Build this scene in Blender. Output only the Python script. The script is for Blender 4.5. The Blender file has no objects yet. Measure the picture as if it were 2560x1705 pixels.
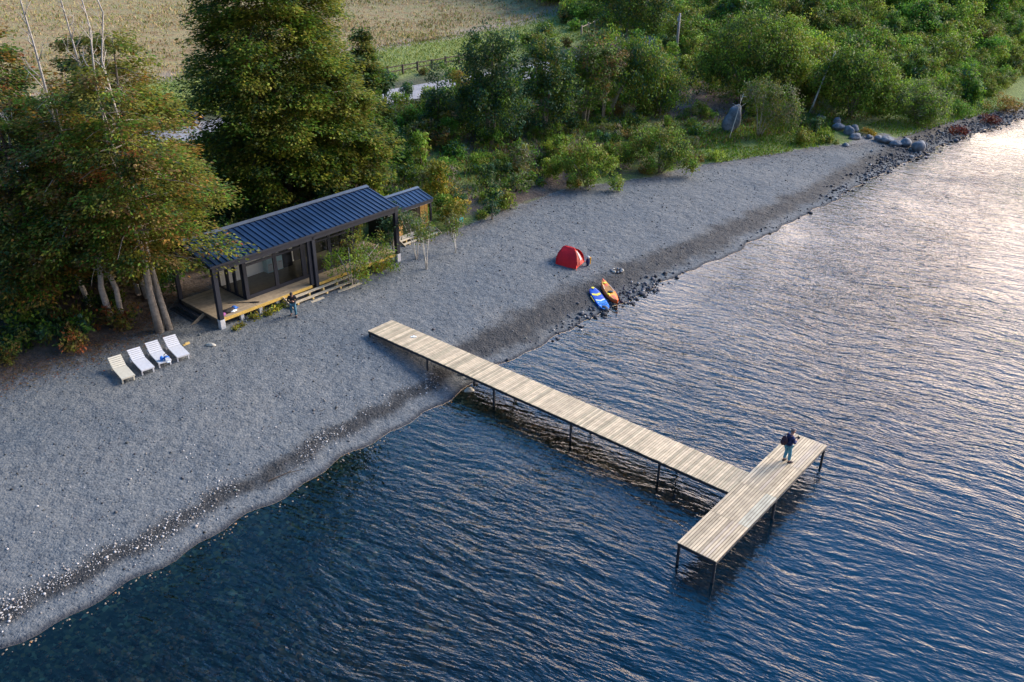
import bpy, bmesh, math, random
import numpy as np
from mathutils import Vector, Matrix

C = bpy.context.scene
COL = C.collection
rad = math.radians

# ------------------------------------------------------------------ camera
cam_d = bpy.data.cameras.new("camera")
cam = bpy.data.objects.new("camera", cam_d); COL.objects.link(cam)
cam_d.sensor_width = 36.0
cam_d.lens = 36.0 * 2200.0 / 2560.0
cam_d.clip_start = 0.5; cam_d.clip_end = 6000
PITCH, ROLL, CAMH = 0.482639, 0.0040974, 24.50358
cp, sp = math.cos(PITCH), math.sin(PITCH)
r_ = Vector((1, 0, 0)); u_ = Vector((0, sp, cp)); f_ = Vector((0, cp, -sp))
cr, sr = math.cos(ROLL), math.sin(ROLL)
R_ = cr * r_ + sr * u_; U_ = -sr * r_ + cr * u_
cam.matrix_world = Matrix(((R_.x, U_.x, -f_.x, 0), (R_.y, U_.y, -f_.y, 0), (R_.z, U_.z, -f_.z, CAMH), (0, 0, 0, 1)))
C.camera = cam

# ------------------------------------------------------------------ world, sun, exposure
SUN_AZ, SUN_EL = rad(62), rad(14)          # azimuth clockwise from +Y, low sun behind thin cloud on the right
w = bpy.data.worlds.new("World"); C.world = w; w.use_nodes = True
nt = w.node_tree; nt.nodes.clear()
def N(nt, t, **k):
    n = nt.nodes.new(t)
    for a, b in k.items(): setattr(n, a, b)
    return n
out = N(nt, 'ShaderNodeOutputWorld')
sky = N(nt, 'ShaderNodeTexSky'); sky.sky_type = 'NISHITA'; sky.sun_disc = False
sky.sun_elevation = SUN_EL; sky.sun_rotation = SUN_AZ
sky.dust_density = 2.0; sky.ozone_density = 3.0
bg1 = N(nt, 'ShaderNodeBackground'); bg1.inputs[1].default_value = 0.05
nt.links.new(sky.outputs[0], bg1.inputs[0])
# cloud deck: pale rose near the horizon on the sunset side, deep blue overhead
tc = N(nt, 'ShaderNodeTexCoord')
sep = N(nt, 'ShaderNodeSeparateXYZ'); nt.links.new(tc.outputs['Generated'], sep.inputs[0])
ramp = N(nt, 'ShaderNodeValToRGB')
nt.links.new(sep.outputs['Z'], ramp.inputs[0])
cr_ = ramp.color_ramp
cr_.elements[0].position = 0.0; cr_.elements[0].color = (1.15, 0.85, 0.72, 1)
cr_.elements[1].position = 1.0; cr_.elements[1].color = (0.025, 0.40, 1.15, 1)
for p_, c_ in ((0.18, (0.90, 0.72, 0.66, 1)), (0.36, (0.20, 0.44, 0.80, 1)), (0.55, (0.04, 0.38, 0.98, 1))):
    e = cr_.elements.new(p_); e.color = c_
dotn = N(nt, 'ShaderNodeVectorMath', operation='DOT_PRODUCT')
nt.links.new(tc.outputs['Generated'], dotn.inputs[0])
dotn.inputs[1].default_value = (math.sin(rad(48)), math.cos(rad(48)), 0.0)
mr = N(nt, 'ShaderNodeMapRange'); mr.interpolation_type = 'SMOOTHSTEP'; mr.inputs[1].default_value = 0.08; mr.inputs[2].default_value = 0.82
mr.inputs[3].default_value = 0.28; mr.inputs[4].default_value = 1.5
nt.links.new(dotn.outputs['Value'], mr.inputs[0])
cn = N(nt, 'ShaderNodeTexNoise'); cn.inputs['Scale'].default_value = 3.0; cn.inputs['Detail'].default_value = 5
nt.links.new(tc.outputs['Generated'], cn.inputs['Vector'])
cm = N(nt, 'ShaderNodeMapRange'); cm.inputs[1].default_value = .3; cm.inputs[2].default_value = .7; cm.inputs[3].default_value = .75; cm.inputs[4].default_value = 1.2
nt.links.new(cn.outputs[0], cm.inputs[0])
mul = N(nt, 'ShaderNodeMath', operation='MULTIPLY'); nt.links.new(mr.outputs[0], mul.inputs[0]); nt.links.new(cm.outputs[0], mul.inputs[1])
mul2 = N(nt, 'ShaderNodeMath', operation='MULTIPLY'); nt.links.new(mul.outputs[0], mul2.inputs[0]); mul2.inputs[1].default_value = 0.85
bg2 = N(nt, 'ShaderNodeBackground')
nt.links.new(ramp.outputs[0], bg2.inputs[0]); nt.links.new(mul2.outputs[0], bg2.inputs[1])
glow = N(nt, 'ShaderNodeMapRange'); glow.interpolation_type = 'SMOOTHSTEP'; nt.links.new(dotn.outputs['Value'], glow.inputs[0])
glow.inputs[1].default_value = .12; glow.inputs[2].default_value = 1.0; glow.inputs[3].default_value = 0; glow.inputs[4].default_value = 1
gz_ = N(nt, 'ShaderNodeMapRange'); gz_.interpolation_type = 'SMOOTHSTEP'; nt.links.new(sep.outputs['Z'], gz_.inputs[0])
gz_.inputs[1].default_value = .68; gz_.inputs[2].default_value = .15; gz_.inputs[3].default_value = 0; gz_.inputs[4].default_value = 2.6
gm = N(nt, 'ShaderNodeMath', operation='MULTIPLY'); nt.links.new(glow.outputs[0], gm.inputs[0]); nt.links.new(gz_.outputs[0], gm.inputs[1])
bg3 = N(nt, 'ShaderNodeBackground'); bg3.inputs[0].default_value = (1.0, .71, .47, 1); nt.links.new(gm.outputs[0], bg3.inputs[1])
add3 = N(nt, 'ShaderNodeAddShader'); nt.links.new(bg1.outputs[0], add3.inputs[0]); nt.links.new(bg3.outputs[0], add3.inputs[1])
add = N(nt, 'ShaderNodeAddShader'); nt.links.new(add3.outputs[0], add.inputs[0]); nt.links.new(bg2.outputs[0], add.inputs[1])
nt.links.new(add.outputs[0], out.inputs[0])

sd = bpy.data.lights.new("sun", 'SUN'); sd.energy = 3.0; sd.angle = rad(26); sd.color = (1.0, 0.86, 0.70)
sun = bpy.data.objects.new("sun", sd); COL.objects.link(sun)
sv = Vector((math.sin(SUN_AZ) * math.cos(rad(32)), math.cos(SUN_AZ) * math.cos(rad(32)), math.sin(rad(32))))
sun.rotation_euler = sv.to_track_quat('Z', 'Y').to_euler()
sun.location = (60, 40, 60)

C.view_settings.view_transform = 'Standard'; C.view_settings.look = 'None'
C.view_settings.exposure = 1.05; C.view_settings.gamma = 1.0
C.cycles.max_bounces = 6; C.cycles.transparent_max_bounces = 8
C.cycles.caustics_reflective = False; C.cycles.caustics_refractive = False

# ------------------------------------------------------------------ tagging helpers
def tag(o, label=None, cat=None, group=None, kind=None):
    if label: o['label'] = label
    if cat: o['category'] = cat
    if group: o['group'] = group
    if kind: o['kind'] = kind
    return o
def empty(name, loc, rz=0.0, label=None, cat=None, group=None):
    o = bpy.data.objects.new(name, None); COL.objects.link(o)
    o.empty_display_size = .2
    o.location = loc; o.rotation_euler = (0, 0, rz)
    return tag(o, label, cat, group)
def link_mesh(name, me, parent=None):
    o = bpy.data.objects.new(name, me); COL.objects.link(o)
    if parent: o.parent = parent
    return o

# ------------------------------------------------------------------ material helpers
MATS = {}
def newmat(name):
    m = bpy.data.materials.new(name); m.use_nodes = True
    nt = m.node_tree; nt.nodes.clear()
    o = N(nt, 'ShaderNodeOutputMaterial'); b = N(nt, 'ShaderNodeBsdfPrincipled')
    nt.links.new(b.outputs[0], o.inputs[0])
    MATS[name] = m
    return m, nt, b, o
def mix(nt, a, b, fac, blend='MIX'):
    n = N(nt, 'ShaderNodeMix', data_type='RGBA', blend_type=blend)
    for sock, v in ((n.inputs[6], a), (n.inputs[7], b), (n.inputs[0], fac)):
        if hasattr(v, 'links') or isinstance(v, bpy.types.NodeSocket): nt.links.new(v, sock)
        elif isinstance(v, (int, float)): sock.default_value = v
        else: sock.default_value = (*v[:3], 1)
    return n.outputs[2]
def noise(nt, scale, detail=3, vec=None, rough=.55, out=0):
    n = N(nt, 'ShaderNodeTexNoise'); n.inputs['Scale'].default_value = scale; n.inputs['Detail'].default_value = detail
    n.inputs['Roughness'].default_value = rough
    if vec is None: vec = N(nt, 'ShaderNodeTexCoord').outputs['Object']
    nt.links.new(vec, n.inputs['Vector'])
    return n.outputs[out]
def rng_(nt, v, a, b, c=0., d=1., smooth=False):
    n = N(nt, 'ShaderNodeMapRange'); n.interpolation_type = 'SMOOTHSTEP' if smooth else 'LINEAR'
    nt.links.new(v, n.inputs[0])
    for i, x in enumerate((a, b, c, d)): n.inputs[i + 1].default_value = x
    return n.outputs[0]
def attr(nt, name, out='Fac'):
    n = N(nt, 'ShaderNodeAttribute'); n.attribute_name = name
    return n.outputs[out]
def math_(nt, op, a, b=None):
    n = N(nt, 'ShaderNodeMath', operation=op)
    for s_, v in ((n.inputs[0], a), (n.inputs[1], b)):
        if v is None: continue
        if isinstance(v, (int, float)): s_.default_value = v
        else: nt.links.new(v, s_)
    return n.outputs[0]
def bump(nt, h, dist=.02, strength=1., nrm=None):
    n = N(nt, 'ShaderNodeBump'); n.inputs['Distance'].default_value = dist; n.inputs['Strength'].default_value = strength
    nt.links.new(h, n.inputs['Height'])
    if nrm is not None: nt.links.new(nrm, n.inputs['Normal'])
    return n.outputs[0]
def plain(name, col, rough=.6, var=.25, scale=6., metal=0., spec=None, bumpd=0., bscale=40.):
    """a painted / natural surface with uneven tone"""
    m, nt, b, o = newmat(name)
    a = tuple(c * (1 - var) for c in col); z = tuple(min(1, c * (1 + var)) for c in col)
    f = noise(nt, scale, 5, rough=.65)
    nt.links.new(mix(nt, a, z, rng_(nt, f, .3, .7)), b.inputs['Base Color'])
    b.inputs['Roughness'].default_value = rough; b.inputs['Metallic'].default_value = metal
    if spec is not None: b.inputs['Specular IOR Level'].default_value = spec
    if bumpd: nt.links.new(bump(nt, noise(nt, bscale, 3), bumpd), b.inputs['Normal'])
    return m
def vcol(name, rough=.7, nscale=30., var=.2, trans=0., spec=.3, objvar=0., stretch=None):
    """surface whose own colour comes piece by piece from the 'tint' attribute"""
    m, nt, b, o = newmat(name)
    c = attr(nt, 'tint', 'Color')
    if var:
        vec = None
        if stretch:
            mp = N(nt, 'ShaderNodeMapping'); mp.inputs['Scale'].default_value = stretch
            nt.links.new(N(nt, 'ShaderNodeTexCoord').outputs['Object'], mp.inputs[0]); vec = mp.outputs[0]
        f = rng_(nt, noise(nt, nscale, 4, vec), .3, .7, 1 - var, 1 + var)
        mm = N(nt, 'ShaderNodeVectorMath', operation='SCALE'); nt.links.new(c, mm.inputs[0]); nt.links.new(f, mm.inputs['Scale']); c = mm.outputs[0]
    if objvar:
        oi = N(nt, 'ShaderNodeObjectInfo')
        hs = N(nt, 'ShaderNodeHueSaturation')
        nt.links.new(rng_(nt, oi.outputs['Random'], 0, 1, .5 - .03 * objvar, .5 + .03 * objvar), hs.inputs['Hue'])
        r2 = math_(nt, 'FRACT', math_(nt, 'MULTIPLY', oi.outputs['Random'], 7.31))
        nt.links.new(rng_(nt, r2, 0, 1, 1 - .3 * objvar, 1 + .3 * objvar), hs.inputs['Value'])
        nt.links.new(c, hs.inputs['Color']); c = hs.outputs[0]
    nt.links.new(c, b.inputs['Base Color'])
    b.inputs['Roughness'].default_value = rough; b.inputs['Specular IOR Level'].default_value = spec
    if trans:
        t = N(nt, 'ShaderNodeBsdfTranslucent'); nt.links.new(c, t.inputs[0])
        ms = N(nt, 'ShaderNodeMixShader'); ms.inputs[0].default_value = trans
        nt.links.new(b.outputs[0], ms.inputs[1]); nt.links.new(t.outputs[0], ms.inputs[2])
        nt.links.new(ms.outputs[0], o.inputs[0])
    return m

# ------------------------------------------------------------------ mesh helper
class MB:
    """collects boxes, tubes and sheets; build() links them as ONE mesh object"""
    def __init__(s): s.v = []; s.f = []; s.c = []; s.cur = None
    def add(s, vs, fs, col=None):
        o = len(s.v); s.v += [tuple(x) for x in vs]; s.f += [tuple(i + o for i in f) for f in fs]
        s.c += [(*(col or s.cur or (.5, .5, .5))[:3], 1)] * len(vs)
        return s
    def box(s, x0, x1, y0, y1, z0, z1, col=None, M=None):
        vs = [(x, y, z) for z in (z0, z1) for y in (y0, y1) for x in (x0, x1)]
        if M is not None: vs = [M @ Vector(v) for v in vs]
        return s.add(vs, [(0, 2, 3, 1), (4, 5, 7, 6), (0, 1, 5, 4), (2, 6, 7, 3), (0, 4, 6, 2), (1, 3, 7, 5)], col)
    def bar(s, a, b, w, h=None, col=None, up=(0, 0, 1)):
        """square bar from a to b"""
        a = Vector(a); b = Vector(b); d = (b - a).normalized(); h = h or w
        x = d.cross(Vector(up))
        if x.length < 1e-4: x = d.cross(Vector((0, 1, 0)))
        x.normalize(); y = x.cross(d)
        vs = [p + x * i * w / 2 + y * j * h / 2 for p in (a, b) for j in (-1, 1) for i in (-1, 1)]
        return s.add(vs, [(0, 2, 3, 1), (4, 5, 7, 6), (0, 1, 5, 4), (2, 6, 7, 3), (0, 4, 6, 2), (1, 3, 7, 5)], col)
    def tube(s, pts, rs, n=7, col=None, cap=True):
        pts = [Vector(p) for p in pts]; vs = []; fs = []
        if not hasattr(rs, '__len__'): rs = [rs] * len(pts)
        for i, p in enumerate(pts):
            d = (pts[min(i + 1, len(pts) - 1)] - pts[max(i - 1, 0)]).normalized()
            x = d.cross(Vector((.13, .99, .05))); x.normalize(); y = d.cross(x)
            vs += [p + (x * math.cos(2 * math.pi * k / n) + y * math.sin(2 * math.pi * k / n)) * rs[i] for k in range(n)]
        for i in range(len(pts) - 1):
            fs += [(i * n + k, i * n + (k + 1) % n, (i + 1) * n + (k + 1) % n, (i + 1) * n + k) for k in range(n)]
        if cap: fs += [tuple(range(n))[::-1], tuple((len(pts) - 1) * n + k for k in range(n))]
        return s.add(vs, fs, col)
    def ell(s, c, r, nu=12, nv=8, col=None, M=None, fn=None):
        vs = []; fs = []
        for j in range(nv + 1):
            th = math.pi * j / nv
            for i in range(nu):
                ph = 2 * math.pi * i / nu
                d = Vector((math.sin(th) * math.cos(ph), math.sin(th) * math.sin(ph), math.cos(th)))
                k = fn(d) if fn else 1
                p = Vector((d.x * r[0] * k, d.y * r[1] * k, d.z * r[2] * k))
                if M is not None: p = M @ p
                vs.append(p + Vector(c))
        for j in range(nv):
            fs += [(j * nu + i, (j + 1) * nu + i, (j + 1) * nu + (i + 1) % nu, j * nu + (i + 1) % nu) for i in range(nu)]
        return s.add(vs, fs, col)
    def build(s, name, mat, parent=None, off=(0, 0, 0), smooth=False, bevel=0):
        me = bpy.data.meshes.new(name)
        me.from_pydata([(x - off[0], y - off[1], z - off[2]) for x, y, z in s.v], [], s.f)
        a = me.attributes.new('tint', 'FLOAT_COLOR', 'POINT')
        a.data.foreach_set('color', np.array(s.c, np.float32).ravel())
        me.materials.append(mat if not isinstance(mat, str) else MATS[mat])
        bm = bmesh.new(); bm.from_mesh(me)
        bmesh.ops.remove_doubles(bm, verts=bm.verts, dist=1e-5) if smooth else None
        bmesh.ops.recalc_face_normals(bm, faces=bm.faces)
        bm.to_mesh(me); bm.free()
        if smooth: me.polygons.foreach_set('use_smooth', [True] * len(me.polygons))
        o = link_mesh(name, me, parent)
        if bevel:
            b = o.modifiers.new('bevel', 'BEVEL'); b.width = bevel; b.segments = 1; b.limit_method = 'ANGLE'
        return o

def np_mesh(name, V, F, mat, parent=None, smooth=False, attrs=None, colors=None):
    """F: (n,k) array of equal sided faces"""
    V = np.asarray(V, np.float32); F = np.asarray(F, np.int32)
    me = bpy.data.meshes.new(name)
    me.vertices.add(len(V)); me.vertices.foreach_set('co', V.ravel())
    k = F.shape[1]
    me.loops.add(F.size); me.loops.foreach_set('vertex_index', F.ravel())
    me.polygons.add(len(F)); me.polygons.foreach_set('loop_start', np.arange(0, F.size, k, dtype=np.int32))
    me.polygons.foreach_set('loop_total', np.full(len(F), k, np.int32))
    if smooth: me.polygons.foreach_set('use_smooth', np.ones(len(F), bool))
    for n_, a_ in (attrs or {}).items():
        at = me.attributes.new(n_, 'FLOAT', 'POINT'); at.data.foreach_set('value', np.asarray(a_, np.float32).ravel())
    if colors is not None:
        at = me.attributes.new('tint', 'FLOAT_COLOR', 'POINT')
        c4 = np.ones((len(V), 4), np.float32); c4[:, :3] = colors; at.data.foreach_set('color', c4.ravel())
    me.materials.append(MATS[mat]); me.update(calc_edges=True); me.validate()
    return link_mesh(name, me, parent)

# ------------------------------------------------------------------ terrain
R2 = 2 ** .5
SH = np.array([(-200, 27), (-40, 27.5), (3.1, 29), (9.8, 29.1), (16.5, 29.9), (25, 30.6), (29.8, 31.4), (37.5, 31.7), (44.5, 31.9), (49.4, 31.8), (55.6, 31.5), (62.6, 31.9), (70, 32), (79.9, 32.8), (89.3, 32.7), (100, 32.7), (116, 31), (160, 26), (400, 5)], float)
BK = np.array([(-200, 47), (-40, 47), (9, 47.5), (17, 47.8), (20, 50.5), (26, 51.5), (36, 50.5), (38.5, 47.5), (46.7, 48), (54.8, 48.4), (63.2, 45.5), (68.3, 45), (76.5, 42.4), (84.8, 40), (92, 37), (105, 35.8), (116, 34), (160, 29), (400, 8)], float)
def ss(a, b, x):
    t = np.clip((x - a) / (b - a), 0, 1); return t * t * (3 - 2 * t)
def shore(s): return np.interp(s, SH[:, 0], SH[:, 1]) + .22 * np.sin(s * .9) * np.sin(s * .23 + 1) + .12 * np.sin(s * 2.3 + 2)
def back(s): return np.interp(s, BK[:, 0], BK[:, 1])
def fnoise(x, y, sc=1., seed=0):
    """cheap smooth noise in about -1..1"""
    r = np.random.RandomState(seed + 11); v = 0
    for i in range(6):
        a = r.uniform(0, 6.28); k = sc * r.uniform(.5, 2.2); ph = r.uniform(0, 6.28); b = r.uniform(0, 6.28)
        v = v + np.sin((x * math.cos(a) + y * math.sin(a)) * k + ph + 1.3 * np.sin((x * math.cos(b) + y * math.sin(b)) * k * .6 + ph * 2))
    return v / 4.
def terr_st(s, t):
    s = np.asarray(s, float); t = np.asarray(t, float)
    d = t - shore(s); bk = back(s); db = t - bk
    zb = np.where(d < 0, np.maximum(.11 * d, -1) + np.minimum(0, (d + 9) * .25), np.where(d < 8, .1 * d, .8 + .02 * (d - 8)))
    zb = np.clip(zb, -6, 1.05)
    zr = 4.6 + ss(80, 150, s) * 4
    z = zb + (zr - np.maximum(zb, 0)) * ss(0, 1, db / np.maximum(69 - bk, 8))
    z = z + .02 * np.maximum(t - 80, 0) + ss(100, 170, s) * ss(38, 110, t) * 16 + ss(200, 340, t) * 40
    return z
def terr(x, y):
    return terr_st((np.asarray(x) + y) / R2, (np.asarray(y) - x) / R2)
def tz(x, y): return float(terr(x, y))
def st2xy(s, t): return (s - t) / R2, (s + t) / R2

# ------------------------------------------------------------------ ground materials
def m_beach():
    m, nt, b, o = newmat('gravel_beach')
    oc = N(nt, 'ShaderNodeTexCoord').outputs['Object']
    vo = N(nt, 'ShaderNodeTexVoronoi'); vo.inputs['Scale'].default_value = 9.0; nt.links.new(oc, vo.inputs['Vector'])
    sepc = N(nt, 'ShaderNodeSeparateColor'); nt.links.new(vo.outputs['Color'], sepc.inputs[0])
    stone = N(nt, 'ShaderNodeValToRGB'); nt.links.new(sepc.outputs[0], stone.inputs[0])
    el = stone.color_ramp.elements
    el[0].position = 0; el[0].color = (.035, .045, .055, 1); el[1].position = 1; el[1].color = (.28, .28, .27, 1)
    for p_, c_ in ((.25, (.10, .115, .13, 1)), (.5, (.15, .16, .165, 1)), (.75, (.175, .178, .172, 1))):
        e = el.new(p_); e.color = c_
    big = noise(nt, .16, 4, oc); mid = noise(nt, 1.1, 4, oc, .7)
    base = mix(nt, (.082, .100, .116), (.138, .145, .145), rng_(nt, big, .35, .65))
    base = mix(nt, base, (.075, .082, .088), rng_(nt, mid, .45, .7, 0, .75))
    c = mix(nt, base, stone.outputs[0], .32)
    wet = math_(nt, 'ADD', attr(nt, 'wet'), rng_(nt, noise(nt, .8, 5, oc, .7), 0, 1, -.7, .7))
    wm = rng_(nt, wet, .15, 1.0, 0, .95, True)
    wetc = mix(nt, (.014, .015, .016), (.042, .041, .040), rng_(nt, noise(nt, 9, 3, oc), .35, .7))
    c = mix(nt, c, wetc, wm)
    lit = math_(nt, 'MULTIPLY', attr(nt, 'litter'), rng_(nt, noise(nt, 1.7, 5, oc, .7), .3, .62))
    c = mix(nt, c, (.085, .052, .03), lit)
    edge = rng_(nt, attr(nt, 'shore'), .05, .45, 1, 0, True)       # the lapped edge stays soaked
    c = mix(nt, c, (.03, .032, .038), math_(nt, 'MULTIPLY', edge, .85))
    nt.links.new(c, b.inputs['Base Color'])
    nt.links.new(rng_(nt, wm, 0, 1, .9, .7), b.inputs['Roughness']); b.inputs['Specular IOR Level'].default_value = .25
    h = math_(nt, 'ADD', math_(nt, 'MULTIPLY', vo.outputs['Distance'], -.5), math_(nt, 'MULTIPLY', noise(nt, 1.5, 4, oc, .6), 3.6))
    h = math_(nt, 'ADD', h, math_(nt, 'MULTIPLY', noise(nt, 30, 2, oc), .35))
    nt.links.new(bump(nt, h, .055), b.inputs['Normal'])
def m_bank():
    m, nt, b, o = newmat('bank_soil')
    oc = N(nt, 'ShaderNodeTexCoord').outputs['Object']
    soil = mix(nt, (.045, .03, .022), (.15, .11, .085), rng_(nt, noise(nt, 1.3, 6, oc, .7), .3, .7))
    gr = mix(nt, (.05, .09, .014), (.15, .21, .035), rng_(nt, noise(nt, 2.5, 5, oc, .7), .3, .7))
    g = math_(nt, 'ADD', attr(nt, 'grass'), rng_(nt, noise(nt, .5, 5, oc, .7), 0, 1, -.6, .6))
    c = mix(nt, soil, gr, rng_(nt, g, .3, .7, 0, 1, True))
    grav = mix(nt, (.12, .12, .125), (.22, .21, .2), rng_(nt, noise(nt, 6, 4, oc), .3, .7))
    gv = math_(nt, 'ADD', attr(nt, 'gravel'), rng_(nt, noise(nt, 1.0, 5, oc, .7), 0, 1, -.6, .6))
    c = mix(nt, c, grav, rng_(nt, gv, .35, .65, 0, 1, True))
    nt.links.new(c, b.inputs['Base Color']); b.inputs['Roughness'].default_value = .9
    nt.links.new(bump(nt, noise(nt, 3, 6, oc, .7), .25), b.inputs['Normal'])
def m_field():
    m, nt, b, o = newmat('field_grass')
    oc = N(nt, 'ShaderNodeTexCoord').outputs['Object']
    dry = N(nt, 'ShaderNodeValToRGB'); nt.links.new(noise(nt, .55, 7, oc, .72), dry.inputs[0])
    el = dry.color_ramp.elements; el[0].position = .3; el[0].color = (.10, .12, .035, 1); el[1].position = .72; el[1].color = (.36, .28, .14, 1)
    for p_, c_ in ((.42, (.26, .16, .07, 1)), (.52, (.30, .24, .11, 1)), (.6, (.24, .22, .09, 1))):
        e = el.new(p_); e.color = c_
    gr = mix(nt, (.13, .19, .035), (.27, .30, .08), rng_(nt, noise(nt, .9, 6, oc, .7), .3, .7))
    t = math_(nt, 'ADD', attr(nt, 'tt'), rng_(nt, noise(nt, .12, 5, oc, .7), 0, 1, -4, 4))
    c = mix(nt, gr, dry.outputs[0], rng_(nt, t, 95.5, 98, 0, 1, True))
    dirt = math_(nt, 'MULTIPLY', rng_(nt, t, 95, 97, 0, 1, True), rng_(nt, t, 98.5, 101, 1, 0, True))
    c = mix(nt, c, (.27, .22, .17), math_(nt, 'MULTIPLY', dirt, .75))
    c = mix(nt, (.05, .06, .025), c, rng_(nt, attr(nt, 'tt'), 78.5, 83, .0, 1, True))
    nt.links.new(c, b.inputs['Base Color']); b.inputs['Roughness'].default_value = .95
    nt.links.new(bump(nt, noise(nt, 1.6, 6, oc, .7), .5), b.inputs['Normal'])
def m_bed():
    m, nt, b, o = newmat('lake_bed_stones')
    oc = N(nt, 'ShaderNodeTexCoord').outputs['Object']
    vo = N(nt, 'ShaderNodeTexVoronoi'); vo.inputs['Scale'].default_value = 6.5; nt.links.new(oc, vo.inputs['Vector'])
    sc = N(nt, 'ShaderNodeSeparateColor'); nt.links.new(vo.outputs['Color'], sc.inputs[0])
    rp = N(nt, 'ShaderNodeValToRGB'); nt.links.new(sc.outputs[0], rp.inputs[0])
    el = rp.color_ramp.elements; el[0].position = 0; el[0].color = (.02, .02, .017, 1); el[1].position = 1; el[1].color = (.55, .45, .32, 1)
    for p_, c_ in ((.45, (.10, .08, .05, 1)), (.75, (.26, .18, .10, 1)), (.92, (.50, .23, .08, 1))):
        e = el.new(p_); e.color = c_
    c = mix(nt, rp.outputs[0], (.02, .02, .016), rng_(nt, noise(nt, .7, 4, oc), .4, .7, 0, .8))
    nt.links.new(c, b.inputs['Base Color']); b.inputs['Roughness'].default_value = .9
def m_road():
    m, nt, b, o = newmat('road_gravel')
    oc = N(nt, 'ShaderNodeTexCoord').outputs['Object']
    c = mix(nt, (.19, .19, .205), (.33, .32, .33), rng_(nt, noise(nt, 1.2, 6, oc, .7), .3, .7))
    nt.links.new(c, b.inputs['Base Color']); b.inputs['Roughness'].default_value = .95
    nt.links.new(bump(nt, noise(nt, 5, 5, oc, .7), .08), b.inputs['Normal'])
m_beach(); m_bank(); m_field(); m_bed(); m_road()

WAVE_ROT = rad(-32)
def m_water():
    m, nt, b, o = newmat('lake_water'); nt.nodes.remove(b)
    oc = N(nt, 'ShaderNodeTexCoord').outputs['Object']
    # wind ripples: several octaves, crests stretched along one bearing and bent by a slow field
    warp = N(nt, 'ShaderNodeTexNoise'); warp.inputs['Scale'].default_value = .12; warp.inputs['Detail'].default_value = 2
    nt.links.new(oc, warp.inputs['Vector'])
    wv = N(nt, 'ShaderNodeVectorMath', operation='MULTIPLY_ADD'); nt.links.new(warp.outputs['Color'], wv.inputs[0])
    wv.inputs[1].default_value = (2.2, 2.2, 0); nt.links.new(oc, wv.inputs[2])
    def layer(scale, stretch, rot, detail=2):
        mp = N(nt, 'ShaderNodeMapping'); mp.vector_type = 'POINT'
        r1 = N(nt, 'ShaderNodeVectorRotate'); r1.rotation_type = 'Z_AXIS'; r1.inputs['Angle'].default_value = -rot
        nt.links.new(wv.outputs[0], r1.inputs['Vector'])
        nt.links.new(r1.outputs[0], mp.inputs[0]); mp.inputs['Scale'].default_value = (stretch, 1, 1)
        return noise(nt, scale, detail, mp.outputs[0], .55)
    swell = layer(1.25, .26, WAVE_ROT, 2)
    rip = layer(3.3, .32, WAVE_ROT + .12, 2)
    chop = layer(7.5, .45, WAVE_ROT - .2, 3)
    gust = rng_(nt, noise(nt, .06, 4, oc), .35, .65, .5, 1.25)
    calm = rng_(nt, attr(nt, 'shore'), -9, -.3, 1, .45)
    h = math_(nt, 'ADD', math_(nt, 'MULTIPLY', swell, .13), math_(nt, 'MULTIPLY', rip, .09))
    h = math_(nt, 'ADD', h, math_(nt, 'MULTIPLY', chop, .030))
    h = math_(nt, 'MULTIPLY', h, math_(nt, 'MULTIPLY', gust, calm))
    nrm = bump(nt, h, 1.0)
    fr = N(nt, 'ShaderNodeFresnel'); fr.inputs['IOR'].default_value = 1.46; nt.links.new(nrm, fr.inputs['Normal'])
    gl = N(nt, 'ShaderNodeBsdfGlossy'); gl.inputs['Roughness'].default_value = .05; nt.links.new(nrm, gl.inputs['Normal'])
    gl.inputs['Color'].default_value = (1, 1, 1, 1)
    tr = N(nt, 'ShaderNodeBsdfTransparent')
    nt.links.new(mix(nt, (.92, .86, .68), (.52, .50, .38), rng_(nt, attr(nt, 'depth'), 0, 2.0)), tr.inputs[0])
    df = N(nt, 'ShaderNodeBsdfDiffuse'); df.inputs[0].default_value = (.0006, .010, .022, 1)
    body = N(nt, 'ShaderNodeMixShader'); nt.links.new(rng_(nt, attr(nt, 'depth'), 1.2, 5.0, .0, 1, True), body.inputs[0])
    nt.links.new(tr.outputs[0], body.inputs[1]); nt.links.new(df.outputs[0], body.inputs[2])
    ms = N(nt, 'ShaderNodeMixShader'); nt.links.new(fr.outputs[0], ms.inputs[0])
    nt.links.new(body.outputs[0], ms.inputs[1]); nt.links.new(gl.outputs[0], ms.inputs[2])
    nt.links.new(ms.outputs[0], o.inputs[0])
m_water()

# ------------------------------------------------------------------ ground sheets
S_ = np.unique(np.concatenate([np.arange(-120, -10, 10), np.arange(-10, 130, .6), np.arange(130, 200, 4), np.arange(200, 420, 20)]))
def sheet(name, lo, hi, n, mat, power=1., bumpy=0., extra=None, zoff=0., kind='structure', label=None):
    W = np.linspace(0, 1, n) ** power
    s = np.repeat(S_[:, None], n, 1); a = lo(S_)[:, None]; b = hi(S_)[:, None]; t = a + (b - a) * W[None]
    x, y = st2xy(s, t); z = terr_st(s, t)
    if bumpy:
        e = np.minimum(1, 4 * W * (1 - W))[None]
        z = z + bumpy * e * (fnoise(x, y, 1.1, 1) * .6 + fnoise(x, y, 3.1, 2) * .4)
    V = np.stack([x, y, z + zoff], -1).reshape(-1, 3)
    I = np.arange(len(S_) * n).reshape(len(S_), n)
    F = np.stack([I[:-1, :-1], I[1:, :-1], I[1:, 1:], I[:-1, 1:]], -1).reshape(-1, 4)
    at = {'shore': t - shore(s), 'tt': t}
    if extra: at.update(extra(s, t, x, y))
    o = np_mesh(name, V, F, mat, smooth=True, attrs=at)
    tag(o, label, None, None, kind)
    return o
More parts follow.
